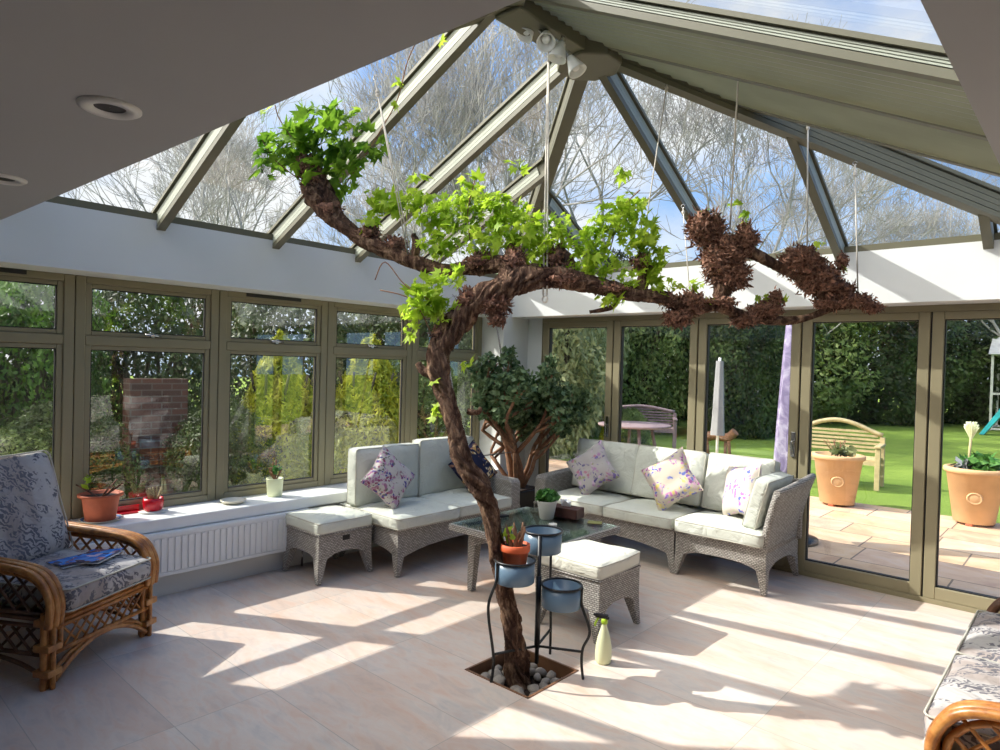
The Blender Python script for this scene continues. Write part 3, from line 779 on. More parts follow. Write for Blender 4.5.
# ---------------------------------------------------------------- rattan armchair and settee
def rattan_seat(name, loc, rz, w, d, ncush, label, cat, lattice_front=True):
    """local: x across the front, y runs backwards, z up, origin front centre"""
    root = empty(name, loc, rz, label, cat)
    h = w/2
    C = M['rattan']; Dk = M['rattan_dark']
    for sx in (-1,1):
        for (ly, nm) in ((.03,'f'),(d-.03,'b')):
            mb = MB()
            for o_ in (-.026,0,.026): mb.tube([(sx*(h-.02)+o_*.9,ly,0),(sx*(h-.02)+o_*.9,ly,.36)], .015, 8)
            for o_ in (-.03,.03): mb.tube([(sx*(h-.02),ly+o_,0.0),(sx*(h-.02),ly+o_,.36)], .013, 8)
            for zz in (.08,.2,.32): mb.box(sx*(h-.02)-.042,sx*(h-.02)+.042,ly-.044,ly+.044,zz-.016,zz+.016)
            mb.build('leg', C, root, bevel=.004)
        # arm: three canes sweeping up and back
        arm = MB()
        for k, o_ in enumerate((-.032,0,.032)):
            x = sx*(h-.02)+o_; q = [(x,.0,.3),(x,-.01,.40),(x,.012,.47),(x,.06,.53),(x,.14,.56),(x,.3,.575),(x,d*.7,.585),(x,d,.6)]
            arm.tube(smoothpath(q,5), .021 if k == 1 else .018, 8)
            q = [(x,.03,.3),(x,.03,.40),(x,.05,.45),(x,.1,.5),(x,.17,.525),(x,.3,.535),(x,d,.55)]
            if k == 1: arm.tube(smoothpath(q,5), .013, 8)
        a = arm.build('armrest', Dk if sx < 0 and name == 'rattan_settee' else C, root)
        lt = MB(); x = sx*(h-.02); step = .085
        for z0, z1, ya, yb in ((.36,.54,.05,d-.04),(.16,.28,.06,d-.06)):
            hh = z1-z0; y = ya-hh
            while y < yb:
                for s_ in (0,1):
                    p = []
                    for t in (0,1):
                        yy_ = y+hh*t; zz = (z0+hh*t) if s_ == 0 else (z1-hh*t)
                        p.append((yy_, zz))
                    (y_a,z_a),(y_b,z_b) = p
                    if y_b > ya and y_a < yb:
                        if y_a < ya: z_a += (z_b-z_a)*(ya-y_a)/(y_b-y_a); y_a = ya
                        if y_b > yb: z_b -= (z_b-z_a)*(y_b-yb)/(y_b-y_a); y_b = yb
                        if z0 > .3:   # stay under the curved arm
                            lim = .40+.13*min(1,max(0,(min(y_a,y_b)-.02)/.10))
                            if max(z_a,z_b) > lim+.02 and y_b < .14: continue
                        lt.tube([(x+(.006 if s_ else -.006),y_a,z_a),(x+(.006 if s_ else -.006),y_b,z_b)], .007, 6)
                y += step
        for zz in (.35,.325,.29,.155): lt.tube([(x,.03,zz),(x,d-.03,zz)], .011, 8)
        lt.tube(smoothpath([(x,.03,.04),(x,d*.25,.10),(x,d*.5,.125),(x,d*.75,.10),(x,d-.03,.04)],5), .011, 8)
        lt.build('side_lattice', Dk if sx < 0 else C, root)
    fr = MB()
    for zz, rr in ((.335,.013),(.31,.012),(.285,.012),(.165,.012)):
        fr.tube([(-h+.03,.01,zz),(h-.03,.01,zz)], rr, 8); fr.tube([(-h+.03,d-.02,zz),(h-.03,d-.02,zz)], rr, 8)
    for x in (-h+.07,h-.07): fr.tube([(x,.01,.165),(x,.01,.285)], .012, 8)
    fr.tube(smoothpath([(-h+.04,.01,.03),(-h*.6,.01,.10),(-h*.25,.01,.145),(0,.01,.152),(h*.25,.01,.145),(h*.6,.01,.10),(h-.04,.01,.03)],5), .013, 8)
    fr.tube(smoothpath([(-h+.04,.022,.06),(-h*.6,.022,.125),(0,.022,.165),(h*.6,.022,.125),(h-.04,.022,.06)],5), .010, 8)
    fr.build('front_rail', C, root)
    lt = MB(); z0, z1 = .17, .28; xx = -h+.08
    while xx+.09 < h-.05:
        lt.tube([(xx,.008,z0),(xx+.10,.008,z1)], .006, 6); lt.tube([(xx,.016,z1),(xx+.10,.016,z0)], .006, 6); xx += .062
    lt.build('front_lattice', C, root)
    # seat deck and back frame
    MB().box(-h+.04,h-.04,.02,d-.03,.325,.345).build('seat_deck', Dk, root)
    bk = MB()
    top = .86
    bk.tube(smoothpath([(-h+.02,d-.04,.3),(-h+.03,d+.06,.6),(-h+.08,d+.14,top-.04),(-h+.2,d+.16,top),(h-.2,d+.16,top),(h-.08,d+.14,top-.04),(h-.03,d+.06,.6),(h-.02,d-.04,.3)],6), .02, 8)
    for k in range(1,int(w/.12)): 
        x = -h+k*w/int(w/.12); bk.tube([(x,d-.03,.34),(x,d+.155,top)], .009, 6)
    bk.build('back_frame', C, root)
    cw = (w-.12)/ncush
    for k in range(ncush):
        x = -h+.06+cw*(k+.5)
        c = cushion_part('seat_cushion', M['leafprint'], root, cw+.01, d-.02, .13, (x,d/2-.06,.345), r=.045, puff=.02, seed=31+k)
        c = cushion_part('back_cushion', M['leafprint'], root, cw+.01, .60, .15, (x,d-.02,.71), (R(90-20),0,0), r=.05, puff=.03, seed=41+k, wob=.03)
    return root
ch = rattan_seat('rattan_armchair', (-3.82,1.21,0), 0, .685, .72, 1, 'honey rattan armchair with grey leaf patterned cushions beside the radiator', 'armchair')
# its front faces into the room, towards the right and the doors
fx = Vector((.86,.51,0)); ch.rotation_euler[2] = math.atan2(fx.y,fx.x)+PI/2
st = rattan_seat('rattan_settee', (-.36,3.31,0), -PI/2, 1.5, .74, 2, 'rattan settee with grey leaf patterned cushions at the lower right edge', 'sofa')
st.rotation_euler[2] = -PI/2

# magazines on the armchair seat
def magazine(x, y, z, rz, label, name='magazine'):
    r = empty(name, (x,y,z), rz, label, 'magazine', 'magazines on the armchair')
    MB().box(-.105,.105,-.148,.148,0,.005).build('pages', M['tissue'], r)
    r.scale = (.82,.82,.8)
    vs = []; fs = []
    for i in range(9):
        u = i/8; zz = .0062+.014*u*u
        vs += [(-.106+.212*u,-.15,zz),(-.106+.212*u,.15,zz)]
    for i in range(8): fs.append((2*i,2*i+2,2*i+3,2*i+1))
    MB().add(vs, fs, True).build('cover', M['blue_print'], r)
magazine(-4.03,1.14,.494,.2,'magazine with a blue cover lying lowest on the armchair seat')
magazine(-4.0,1.21,.505,.75,'magazine with a grey and lilac page lying open over the blue one')

# ---------------------------------------------------------------- window-board pots
SZ = .5277
def sill_pot(name, x, y, label, cat='potted plant'): return empty(name, (x,y,SZ), 0, label, cat)
r = empty('saucer', (-4.765,1.47,SZ), 0, 'round blue and cream saucer under the large terracotta pot on the window board', 'saucer')
MB().lathe([(0,.001),(.085,.001),(.125,.010),(.127,.014),(.118,.013),(.085,.006),(0,.006)], 40).build('plate', M['plate'], r)
MB().lathe([(.088,.0063),(.117,.0133)], 40).build('blue_rim', M['blue_plastic'], r)
r = empty('potted_plant', (-4.765,1.465,SZ+.0065), 0, 'large terracotta pot with a dry leafless plant behind the armchair', 'potted plant')
pot([(0,0),(.085,0),(.088,.004),(.108,.15),(.126,.152),(.131,.158),(.131,.168),(.124,.171),(.112,.168),(.108,.15),(0,.148)], M['terracotta'], r)
MB().lathe([(0,.152),(.107,.15)], 30).build('soil', M['soil'], r)
mb = MB()
for k in range(7):
    a = random.uniform(0,2*PI); L = random.uniform(.06,.13)
    mb.tube(smoothpath([(.02*math.cos(a),.02*math.sin(a),.15),(.06*math.cos(a),.06*math.sin(a),.18),((.05+L)*math.cos(a)*.8,(.05+L)*math.sin(a)*.8,.2+L*.3)],4), .005, 5)
mb.build('dry_stem', M['shred'], r)
mb = MB(); leaf_blob(mb, (-.01,-.08,.24), (.025,.02,.06), 10, .035); mb.build('leaf', M['vine_leaf'], r)
r = sill_pot('potted_cactus', -4.80,1.80, 'red patterned pot holding pale dried succulent stems on the window board')
pot([(0,.012),(.05,.012),(.062,.03),(.066,.075),(.062,.1),(.056,.098),(.055,.08),(0,.08)], M['red_pot'], r)
MB().lathe([(0,0),(.085,0),(.092,.01),(.05,.012),(0,.012)], 36).build('saucer', M['white_pot'], r)
MB().lathe([(0,.086),(.056,.084)], 30).build('soil', M['soil'], r)
mb = MB()
for k in range(16):
    a = random.uniform(0,2*PI); mb.tube(smoothpath([(.02*math.cos(a),.02*math.sin(a),.08),(.035*math.cos(a)+.01,.035*math.sin(a),.12),(.05*math.cos(a)+.015,.05*math.sin(a),.13+.05*random.random())],3), [.009,.009,.008,.008,.007,.006,.003], 6)
mb.build('succulent_stem', M['cactus'], r)
r = sill_pot('red_tray', -4.86,1.65, 'flat red tray standing behind the red pot by the window', 'tray')
MB().box(-.03,.03,-.09,.09,0,.012).build('tray', M['red_pot'], r, bevel=.004)
MB().box(-.03,-.024,-.09,.09,.012,.05).build('back_rim', M['red_pot'], r, bevel=.002)
r = sill_pot('glass_dish', -4.72,2.33, 'shallow round pale glass dish alone on the window board', 'dish')
MB().lathe([(0,.002),(.06,.002),(.088,.02),(.092,.028),(.086,.029),(.058,.01),(0,.009)], 40).build('bowl', M['plate'], r)
MB().lathe([(0,0),(.045,0),(.045,.003),(0,.003)], 30).build('foot', M['plate'], r)
r = sill_pot('potted_plant', -4.77,2.69, 'cream pot with a small bare plant on the window board by the footstool')
pot([(0,0),(.052,0),(.056,.004),(.064,.13),(.066,.135),(.066,.142),(.059,.142),(.057,.12),(0,.12)], M['cream_pot'], r)
MB().lathe([(0,.125),(.058,.123)], 30).build('soil', M['soil'], r)
mb = MB()
for k in range(9):
    a = random.uniform(0,2*PI); mb.tube(smoothpath([(.01,.0,.12),(.03*math.cos(a),.03*math.sin(a),.17),(.045*math.cos(a),.045*math.sin(a),.18+.1*random.random())],4), .006, 6)
mb.build('stem', M['jade_bark'], r)
mb = MB(); leaf_blob(mb, (0,0,.21), (.05,.05,.05), 26, .03); mb.build('leaves', M['succulent'], r)

# ---------------------------------------------------------------- jade tree in the corner
def jade():
    r = empty('jade_tree', (-4.21,4.97,0), 0, 'tall branching jade plant in a black planter between the two sofas', 'potted plant')
    MB().box(-.17,.17,-.17,.17,0,.40).build('planter', M['planter'], r, bevel=.012)
    MB().box(-.155,.155,-.155,.155,.395,.41).build('soil', M['soil'], r)
    rng = random.Random(5); tips = []
    br = MB()
    def grow(p, d, L, rad, lev):
        q = [p]; n = 4; dd = d.copy()
        for i in range(n):
            dd = (dd+Vector((rng.gauss(0,.12),rng.gauss(0,.12),.10))).normalized()
            nx_ = q[-1]+dd*L/n
            if nx_.x < -.30 or nx_.x > .55: dd.x *= -.6
            if nx_.y > .38 or nx_.y < -.42: dd.y *= -.6
            q.append(q[-1]+dd.normalized()*L/n)
        br.tube(q, lerp_list([rad,rad*.72],n+1), 7)
        if lev == 0: tips.append(q[-1]); return
        if lev == 1: tips.append(q[-1])
        for k in range(3 if lev > 1 else 3):
            a = dd.orthogonal().normalized(); a = Matrix.Rotation(rng.random()*2*PI,3,dd)@a
            nd = (dd+a*rng.uniform(.45,.95)); nd.z = nd.z*.75+.1
            grow(q[-1] if k else q[-2], nd.normalized(), L*rng.uniform(.6,.85), rad*.68, lev-1)
    for a, tilt, L, rad in ((.2,.12,.50,.036),(1.6,.3,.44,.027),(2.9,.4,.42,.028),(4.1,.22,.54,.032),(5.3,.45,.42,.026),(3.6,.55,.38,.024),(.6,.6,.42,.024)):
        grow(Vector((.05*math.cos(a),.05*math.sin(a),.40)), Vector((math.sin(tilt)*math.cos(a),math.sin(tilt)*math.sin(a),math.cos(tilt))), L, rad, 3)
    br.build('branches', M['jade_bark'], r)
    lf = MB()
    for t in tips:
        leaf_blob(lf, t, (.085,.1,.085), 62, .046, up=.6, elong=1.3, rng=rng)
    lf.build('foliage', M['jade_leaf'], r)
jade()

# ---------------------------------------------------------------- tree pit, pebbles
r = empty('planting_pit', ((PX0+PX1)/2,(PY0+PY1)/2,0), 0, 'square planting pit with timber edging sunk in the floor around the trunk', 'planter')
hx, hy = (PX1-PX0)/2, (PY1-PY0)/2
MB().box(-hx-.0,hx,-hy,-hy+.012,-.16,.004).box(-hx,hx,hy-.012,hy,-.16,.004).box(-hx,-hx+.012,-hy,hy,-.16,.004).box(hx-.012,hx,-hy,hy,-.16,.004).build('edging', M['pit_wood'], r)
MB().box(-hx,hx,-hy,hy,-.2,-.075).build('soil', M['soil'], r)
rng = random.Random(11)
base = None
peb = []
def pebble_mesh(seed):
    vs = []; fs = []; n = 10; m = 7
    for i in range(m+1):
        th = PI*i/m
        for k in range(n):
            a = 2*PI*k/n; p = Vector((math.sin(th)*math.cos(a), math.sin(th)*math.sin(a), math.cos(th)))
            vs.append(p*(1+.38*noise.noise(p*1.1+Vector((seed,0,0)))))
    for i in range(m):
        for k in range(n): fs.append((i*n+k,(i+1)*n+k,(i+1)*n+(k+1)%n,i*n+(k+1)%n))
    return MB().add(vs, fs, True)
protos = []
cnt = 0
spots = []
tries = 0
while len(spots) < 34 and tries < 4000:
    tries += 1
    rr = rng.uniform(.026,.044); x = rng.uniform(-hx+.014+rr,hx-.014-rr); y = rng.uniform(-hy+.014+rr,hy-.014-rr)
    if math.hypot(x+.0,y+.02) < .068+rr: continue
    if all(math.hypot(x-a,y-b) > (rr+c)*.86 for a,b,c in spots): spots.append((x,y,rr))
wheres = ['grey pebble in the planting pit, by the corner nearest the camera','grey pebble in the planting pit, near its left corner','grey pebble in the planting pit, near its right corner','grey pebble in the planting pit, behind the trunk']
for i, (x, y, rr) in enumerate(spots):
    if i < 4:
        o = pebble_mesh(i*3.1).build('pebble', M['stone']); protos.append(o)
    else:
        o = protos[i % 4].copy(); COL.objects.link(o)
    o.location = ((PX0+PX1)/2+x,(PY0+PY1)/2+y,-.058+rr*.35); o.scale = (rr*rng.uniform(.95,1.25), rr*rng.uniform(.65,.95), rr*rng.uniform(.55,.8))
    o.rotation_euler = (0,0,rng.uniform(0,6.28))
    dcam = y*.743-x*.669; side = x*.743+y*.669
    lab = wheres[0] if dcam < -.09 else wheres[3] if dcam > .09 else wheres[1] if side < 0 else wheres[2]
    tag(o, lab, 'pebble', lab[24:]+' pebbles')
    o['group'] = {0:'pebbles in the near corner of the pit',1:'pebbles in the left corner of the pit',2:'pebbles in the right corner of the pit',3:'pebbles behind the trunk'}[wheres.index(lab)]

# ---------------------------------------------------------------- the old vine
def vine():
    r = empty('grape_vine', (-2.22,2.66,-.13), 0, 'old gnarled grape vine growing from the floor pit and trained overhead', 'vine')
    off = Vector((2.22,-2.66,.13))
    rng = random.Random(3)
    def loc(p): return Vector(p)+off
    def ridge(seed, amp=.16, tw=2.2, nb=9):
        def f(i, m, a, p):
            s = p.length_squared*0 + i*.06
            v = noise.noise(Vector((math.cos(a+s*tw)*2.6, math.sin(a+s*tw)*2.6, s*.9+seed)))+.7*noise.noise(Vector((math.cos(a+s*tw)*7, math.sin(a+s*tw)*7, s*2.2+seed)))
            w = noise.noise(Vector((math.cos(a)*1.1, math.sin(a)*1.1, s*1.6+seed+7)))
            u = abs(math.sin((a+s*tw)*nb/2+seed+2*w))
            return 1+amp*1.5*v+.26*w-.26*(1-u)**2
        return f
    def limb(name, pts, rads, seed, n=44, k=12, amp=.18, tw=1.6):
        P = smoothpath([loc(p) for p in pts], k); Rr = lerp_list(rads, len(P))
        return MB().tube(P, Rr, n, ridge=ridge(seed, amp, tw)).build(name, M['bark'], r, nouv=True)
    trunk = [(-2.215,2.68,-.14),(-2.22,2.667,-.009),(-2.227,2.636,.167),(-2.25,2.606,.352),(-2.276,2.573,.537),(-2.299,2.555,.666),(-2.32,2.525,.839),(-2.356,2.482,.963),(-2.421,2.426,1.095),(-2.475,2.408,1.257),(-2.525,2.393,1.411),(-2.579,2.374,1.556),(-2.593,2.404,1.699),(-2.538,2.456,1.818),(-2.452,2.508,1.924),(-2.351,2.574,1.994),(-2.267,2.651,2.044)]
    tr = [.072,.064,.054,.048,.045,.043,.043,.055,.050,.046,.047,.055,.064,.064,.060,.068,.070]
    limb('trunk', trunk, tr, 1.0, 56, 14)
    right = [(-2.34,2.58,2.0),(-2.267,2.651,2.05),(-2.144,2.79,2.07),(-2.028,2.947,2.045),(-1.91,3.107,2.013),(-1.798,3.288,1.992),(-1.702,3.454,1.947),(-1.604,3.597,1.967),(-1.513,3.759,1.92),(-1.4,3.915,1.899),(-1.285,4.073,1.924),(-1.168,4.233,1.991),(-1.06,4.37,2.012)]
    limb('branch', right, [.066,.070,.054,.046,.040,.038,.036,.032,.028,.024,.02,.018,.015], 5.0)
    limb('branch', [(-1.60,3.60,1.95),(-1.60,3.62,2.08),(-1.62,3.641,2.3),(-1.525,3.756,2.297),(-1.431,3.893,2.239),(-1.335,4.032,2.174),(-1.252,4.132,2.092),(-1.17,4.24,2.0)], [.04,.045,.05,.038,.03,.03,.03,.02], 8.0, 18)
    left = [(-2.324,2.599,2.0),(-2.36,2.63,2.13),(-2.542,2.593,2.126),(-2.707,2.525,2.119),(-2.878,2.452,2.168),(-3.054,2.376,2.241),(-3.204,2.296,2.325),(-3.341,2.229,2.44),(-3.427,2.181,2.571),(-3.45,2.16,2.66)]
    limb('branch', left, [.06,.046,.038,.035,.038,.042,.040,.055,.088,.07], 11.0)
    for a, b, c, ra in (((-2.3,2.6,2.0),(-2.33,2.65,2.12),(-2.36,2.68,2.25),.05),((-2.10,2.84,2.06),(-2.12,2.87,2.18),(-2.2,2.88,2.25),.035),((-1.85,3.2,2.0),(-1.86,3.2,2.1),(-1.84,3.22,2.18),.03),((-2.9,2.45,2.17),(-2.88,2.46,2.26),(-2.93,2.48,2.33),.03),((-2.4,2.42,1.36),(-2.36,2.45,1.355),(-2.34,2.46,1.38),.018),((-2.62,2.36,1.55),(-2.66,2.34,1.56),(-2.69,2.33,1.6),.03),((-1.93,3.08,2.0),(-1.95,3.05,1.93),(-2.05,2.98,1.9),.02)):
        limb('spur', [a,b,c], [ra,ra*.8,ra*.5], a[0], 12, 5)
    # peeling bark
    def shreds(name, blobs):
        for (px, py, dd, ra, rb, n, L) in blobs:
            mb = MB(); n = int(n*2.6); L *= .5
            c = loc(at(px,py,dd)); rx, rz = ra/F*dd, rb/F*dd
            # knotted core
            vs = []; fs = []; nn = 14; mm = 9
            for i in range(mm+1):
                th = PI*i/mm
                for k in range(nn):
                    a = 2*PI*k/nn; p = Vector((math.sin(th)*math.cos(a), math.sin(th)*math.sin(a), math.cos(th)))
                    s = .78*(1+.6*noise.noise(p*2.2+c)); vs.append(c+Vector((p.x*rx,p.y*rx,p.z*rz))*s)
            for i in range(mm):
                for k in range(nn): fs.append((i*nn+k,(i+1)*nn+k,(i+1)*nn+(k+1)%nn,i*nn+(k+1)%nn))
            mb.add(vs, fs, True)
            for _ in range(n):
                d = Vector((rng.gauss(0,1),rng.gauss(0,1),rng.gauss(0,1))).normalized()
                p = c+Vector((d.x*rx,d.y*rx,d.z*rz))*(rng.uniform(.6,1.0)*(1+.35*noise.noise(d*2.2+c)))
                t = (d*.55+Vector((rng.gauss(0,.6),rng.gauss(0,.6),rng.gauss(0,.6)))).normalized()
                s = t.orthogonal().normalized(); s = Matrix.Rotation(rng.random()*6.28,3,t)@s
                nrm = t.cross(s); l = L*rng.uniform(.5,1.5); wd = rng.uniform(.003,.0085); cu = rng.uniform(-.9,.9)*l
                q = [p, p+t*l*.5+nrm*cu*.3, p+t*l+nrm*cu]
                ws = [wd,wd*.9,wd*.25]; vv = []
                for a_, w_ in zip(q, ws): vv += [a_-s*w_, a_+s*w_, a_+nrm*.002]
                mb.add(vv, [(0,1,4,3),(3,4,7,6),(1,2,5,4),(4,5,8,7),(2,0,3,5),(5,3,6,8)])
            mb.build(name, M['shred'], r, nouv=True)
    shreds('bark_clump', [(702,228,3.76,15,18,260,.05),(722,258,3.77,22,26,420,.055),(715,232,3.77,10,20,120,.05),(745,240,3.79,14,16,160,.05),(730,275,3.77,20,18,260,.05)])
    shreds('bark_clump', [(800,262,3.87,22,16,320,.05),(818,278,3.89,22,18,340,.05),(840,290,3.91,14,10,160,.045),(850,300,3.92,22,7,160,.04),(872,307,3.95,10,5,80,.035),(828,303,3.91,14,8,120,.045),(842,262,3.9,6,10,50,.03)])
    shreds('bark_clump', [(690,303,3.7,16,12,240,.045),(678,318,3.69,14,9,180,.045),(668,300,3.66,8,8,70,.04),(765,310,3.82,16,9,220,.045),(745,320,3.79,14,7,150,.04),(720,303,3.74,16,6,120,.04),(775,300,3.82,8,10,80,.04)])
    shreds('bark_clump', [(315,182,3.9,15,18,200,.03),(308,165,3.9,12,14,120,.03),(330,208,3.88,14,13,90,.03),(395,245,3.8,12,9,120,.04),(370,233,3.84,12,8,90,.04)])
    shreds('bark_clump', [(495,305,3.47,14,10,180,.05),(470,300,3.5,12,12,160,.045),(515,262,3.5,12,14,140,.04),(440,335,3.52,9,10,60,.04),(480,262,3.6,14,10,140,.04),(560,280,3.5,20,7,110,.04),(555,258,3.52,10,12,90,.04),(610,290,3.57,18,6,90,.035),(640,262,3.6,9,9,60,.035),(497,318,3.47,8,8,90,.04)])
    # leaves
    lobes = [(0,0.15),(22,.62),(38,.5),(58,.95),(74,.62),(90,1.15),(106,.62),(122,.95),(142,.5),(158,.62),(180,.15)]
    def leaf(mb, p, size, nrm, spin):
        nrm = nrm.normalized(); b = nrm.orthogonal().normalized(); b = Matrix.Rotation(spin,3,nrm)@b; e = nrm.cross(b)
        o = [p]; 
        for a, q in lobes:
            a = R(a); x = math.cos(a)*q*size*.62; y = math.sin(a)*q*size*.62
            o.append(p+b*x+e*(y-.1*size)-nrm*(q*q*size*.16*(.3+rng.random())))
        mb.add(o, [(0,i,i+1) for i in range(1,len(lobes))], True)
    def foliage(name, mat, cl, size, extra=0):
        for (px, py, dd, rx, ry, n) in cl:
            mb = MB(); ctr = loc(at(px, py+ry*.7, dd)); n = int(n*(1.55 if size < .14 else .95)) if n > 8 else n
            for _ in range(n):
                while 1:
                    u, v, w_ = rng.uniform(-1,1), rng.uniform(-1,1), rng.uniform(-1,1)
                    if u*u+v*v+w_*w_ < 1: break
                p = loc(at(px+u*rx, py+v*ry, dd+w_*rx/F*dd*.8))
                nr = Vector((rng.gauss(-.3,.6),rng.gauss(-.3,.6),abs(rng.gauss(.55,.5))))
                s = size*rng.uniform(.5,1.25)
                leaf(mb, p, s, nr, rng.random()*6.28)
                if n < 10 or rng.random() < .3:
                    m_ = p.lerp(ctr,.5)+Vector((rng.gauss(0,.01),rng.gauss(0,.01),.01)); mb.tube([p, m_, ctr], .0016, 3)
            mb.build(name, mat, r, nouv=True)
    foliage('foliage', M['vine_leaf_dark'], [(320,128,3.88,40,24,46),(345,150,3.88,34,26,40),(290,140,3.9,30,28,34),(300,170,3.9,34,20,22),(345,175,3.88,20,28,22),(330,112,3.88,20,14,10),(262,158,3.92,14,22,10),(370,140,3.86,16,20,12)], .165)
    foliage('foliage', M['vine_leaf'], [(350,120,3.86,16,14,6),(372,195,3.84,14,9,5),(262,118,3.92,10,8,3),(385,205,3.8,20,14,14),(365,222,3.82,12,10,9),(402,200,3.78,22,16,22),(430,212,3.7,26,18,34)], .11)
    foliage('foliage', M['vine_leaf'], [(455,215,3.64,30,22,80),(470,196,3.62,22,14,32),(500,208,3.6,26,18,60),(515,228,3.55,26,24,70),(485,240,3.6,30,20,60),(440,245,3.66,22,14,34),(545,240,3.54,24,22,60),(535,262,3.52,20,16,30),(560,225,3.55,16,14,20)], .085)
    foliage('foliage', M['vine_leaf'], [(590,245,3.56,24,20,60),(612,222,3.58,26,20,60),(630,205,3.6,18,16,30),(640,235,3.6,22,20,60),(650,262,3.62,18,20,50),(600,268,3.56,24,12,34),(630,285,3.6,20,14,30),(575,262,3.54,16,14,20),(608,300,3.55,14,7,14),(655,285,3.62,8,14,14)], .085)
    foliage('foliage', M['vine_leaf'], [(428,292,3.5,24,20,56),(442,312,3.5,16,16,28),(415,310,3.5,14,14,18),(452,275,3.55,16,12,18),(436,380,3.47,6,4,5),(434,412,3.46,6,8,5),(465,365,3.45,8,5,4),(410,330,3.5,8,9,8)], .09)
    foliage('foliage', M['vine_leaf'], [(746,217,3.77,9,7,5),(733,203,3.76,7,4,4),(706,210,3.76,5,3,3),(822,243,3.88,6,5,4),(844,265,3.9,5,3,3),(673,283,3.66,8,9,8),(695,284,3.7,8,6,7),(706,300,3.72,6,5,5),(762,298,3.81,6,4,5),(780,304,3.82,6,4,4),(838,285,3.9,5,4,4)], .075)
    foliage('foliage', M['vine_leaf'], [(396,84,3.72,5,4,2),(394,103,3.76,6,5,2),(441,40,3.6,4,4,2),(470,180,3.62,10,6,6),(520,165,3.56,12,8,6),(622,172,3.6,12,6,4),(420,178,3.7,8,5,4)], .11)
    # long green shoots
    sh = MB()
    for q in ([(345,185,3.88),(362,160,3.86),(382,128,3.82),(398,98,3.76),(408,60,3.7),(425,25,3.62)], [(300,150,3.9),(280,120,3.9),(275,105,3.9)], [(430,300,3.5),(405,285,3.52),(385,262,3.56),(375,280,3.56)], [(430,330,3.5),(412,300,3.5),(380,290,3.52)], [(300,180,3.9),(275,160,3.92),(262,140,3.92)], [(470,240,3.6),(468,210,3.6),(475,180,3.6)], [(610,250,3.58),(622,210,3.6),(640,190,3.6)]):
        sh.tube(smoothpath([loc(at(*a)) for a in q],5), .0035, 5)
    sh.build('green_shoot', M['jade_bark'], r, nouv=True)
vine()

# ---------------------------------------------------------------- strings tying the vine to the roof
def string(a, b, label, rad=.0045, twin=False, knot=True):
    a = Vector(a); b = Vector(b); r = empty('support_cord', b, 0, label, 'cord', 'cords holding up the vine')
    d = a-b; mb = MB()
    if twin:
        for s_ in (-.009,.009): mb.tube([Vector((s_,s_*.5,0)),d*.5+Vector((s_*.8,0,0)),d], rad*.8, 6)
    else: mb.tube([Vector((0,0,0)),d*.5,d], rad, 6)
    mb.build('cord', M['cord'], r)
    k = MB()
    u = d.normalized()
    for t in (.06,.075): k.lathe([(0,-.014),(.01,-.006),(.012,0),(.01,.006),(0,.014)], 8, c=u*d.length*(1-t))
    L = .014; k.tube(smoothpath([(L*math.cos(q)*1.2,.0,-.02+L*math.sin(q)*1.2) for q in [i*PI/5 for i in range(11)]],2), rad*.8, 5)
    k.build('knot', M['cord'], r)
    h = MB(); h.tube(smoothpath([d+Vector((.012*math.cos(q),0,.012*math.sin(q)+.012)) for q in [i*PI/4 for i in range(8)]],2), .003, 5); h.build('hook', M['chrome'], r)
string(at(549,22,3.7), (-2.155,2.724,1.97), 'pale doubled cord from the roof hub down to the middle of the vine', twin=True, rad=.006)
string(at(375,80,3.45), (-2.90,2.44,2.17), 'pale doubled cord holding the left arm of the vine beside the leaf clump', twin=True)
string(at(668,78,4.0), at(640,262,3.62), 'thin slanting cord right of the roof hub running to the central foliage', rad=.0035)
string(at(739,63,3.36), at(730,228,3.76), 'pale cord holding the tall bark clump on the right arm of the vine')
string(at(808,118,3.98), at(807,262,3.88), 'pale cord holding the lower bark clump from under the roof blind')
string(at(855,165,4.0), at(858,300,3.93), 'rightmost pale cord from the hip beam to the tip of the vine')
string(at(683,208,4.3), at(689,285,3.7), 'short faint cord by the rafter behind the vine between the foliage and bark clumps', rad=.003)

# ---------------------------------------------------------------- light fitting under the ridge
def spots_fitting():
    c = at(553,45,3.62); r = empty('spotlight_fitting', c, 0, 'white and chrome spotlight cluster hanging under the roof hub', 'light fitting')
    def L(px,py,d): return at(px,py,d)-c
    MB().tube(smoothpath([L(524,8,3.68),L(535,24,3.64),L(545,35,3.6),L(560,42,3.6),L(570,58,3.6)],5), .011, 8).build('bar', M['chrome'], r)
    MB().tube([L(545,30,3.6), L(552,8,3.72)], .014, 10).build('stem', M['roof_metal'], r)
    for (p, q) in (((533,22,3.66),(522,38,3.64)),((546,33,3.6),(546,47,3.52)),((562,42,3.6),(556,62,3.6)),((570,57,3.6),(578,72,3.58))):
        a, b = L(*p), L(*q); d = (b-a).normalized(); 
        M3 = d.to_track_quat('Z','Y').to_matrix().to_4x4()
        s = MB().lathe([(.016,.0),(.022,.01),(.036,.05),(.05,.09),(.052,.1),(.046,.096),(.03,.05),(.012,.012)], 24, c=a, M=M3).build('shade', M['shade_glass'], r)
        MB().lathe([(.0,-.03),(.014,-.03),(.016,.012),(0,.012)], 14, c=a, M=M3).build('lamp_holder', M['chrome'], s)
        MB().lathe([(.0,.03),(.014,.035),(.024,.06),(.018,.082),(0,.086)], 16, c=a, M=M3).build('bulb', M['gloss_white'], s)
spots_fitting()

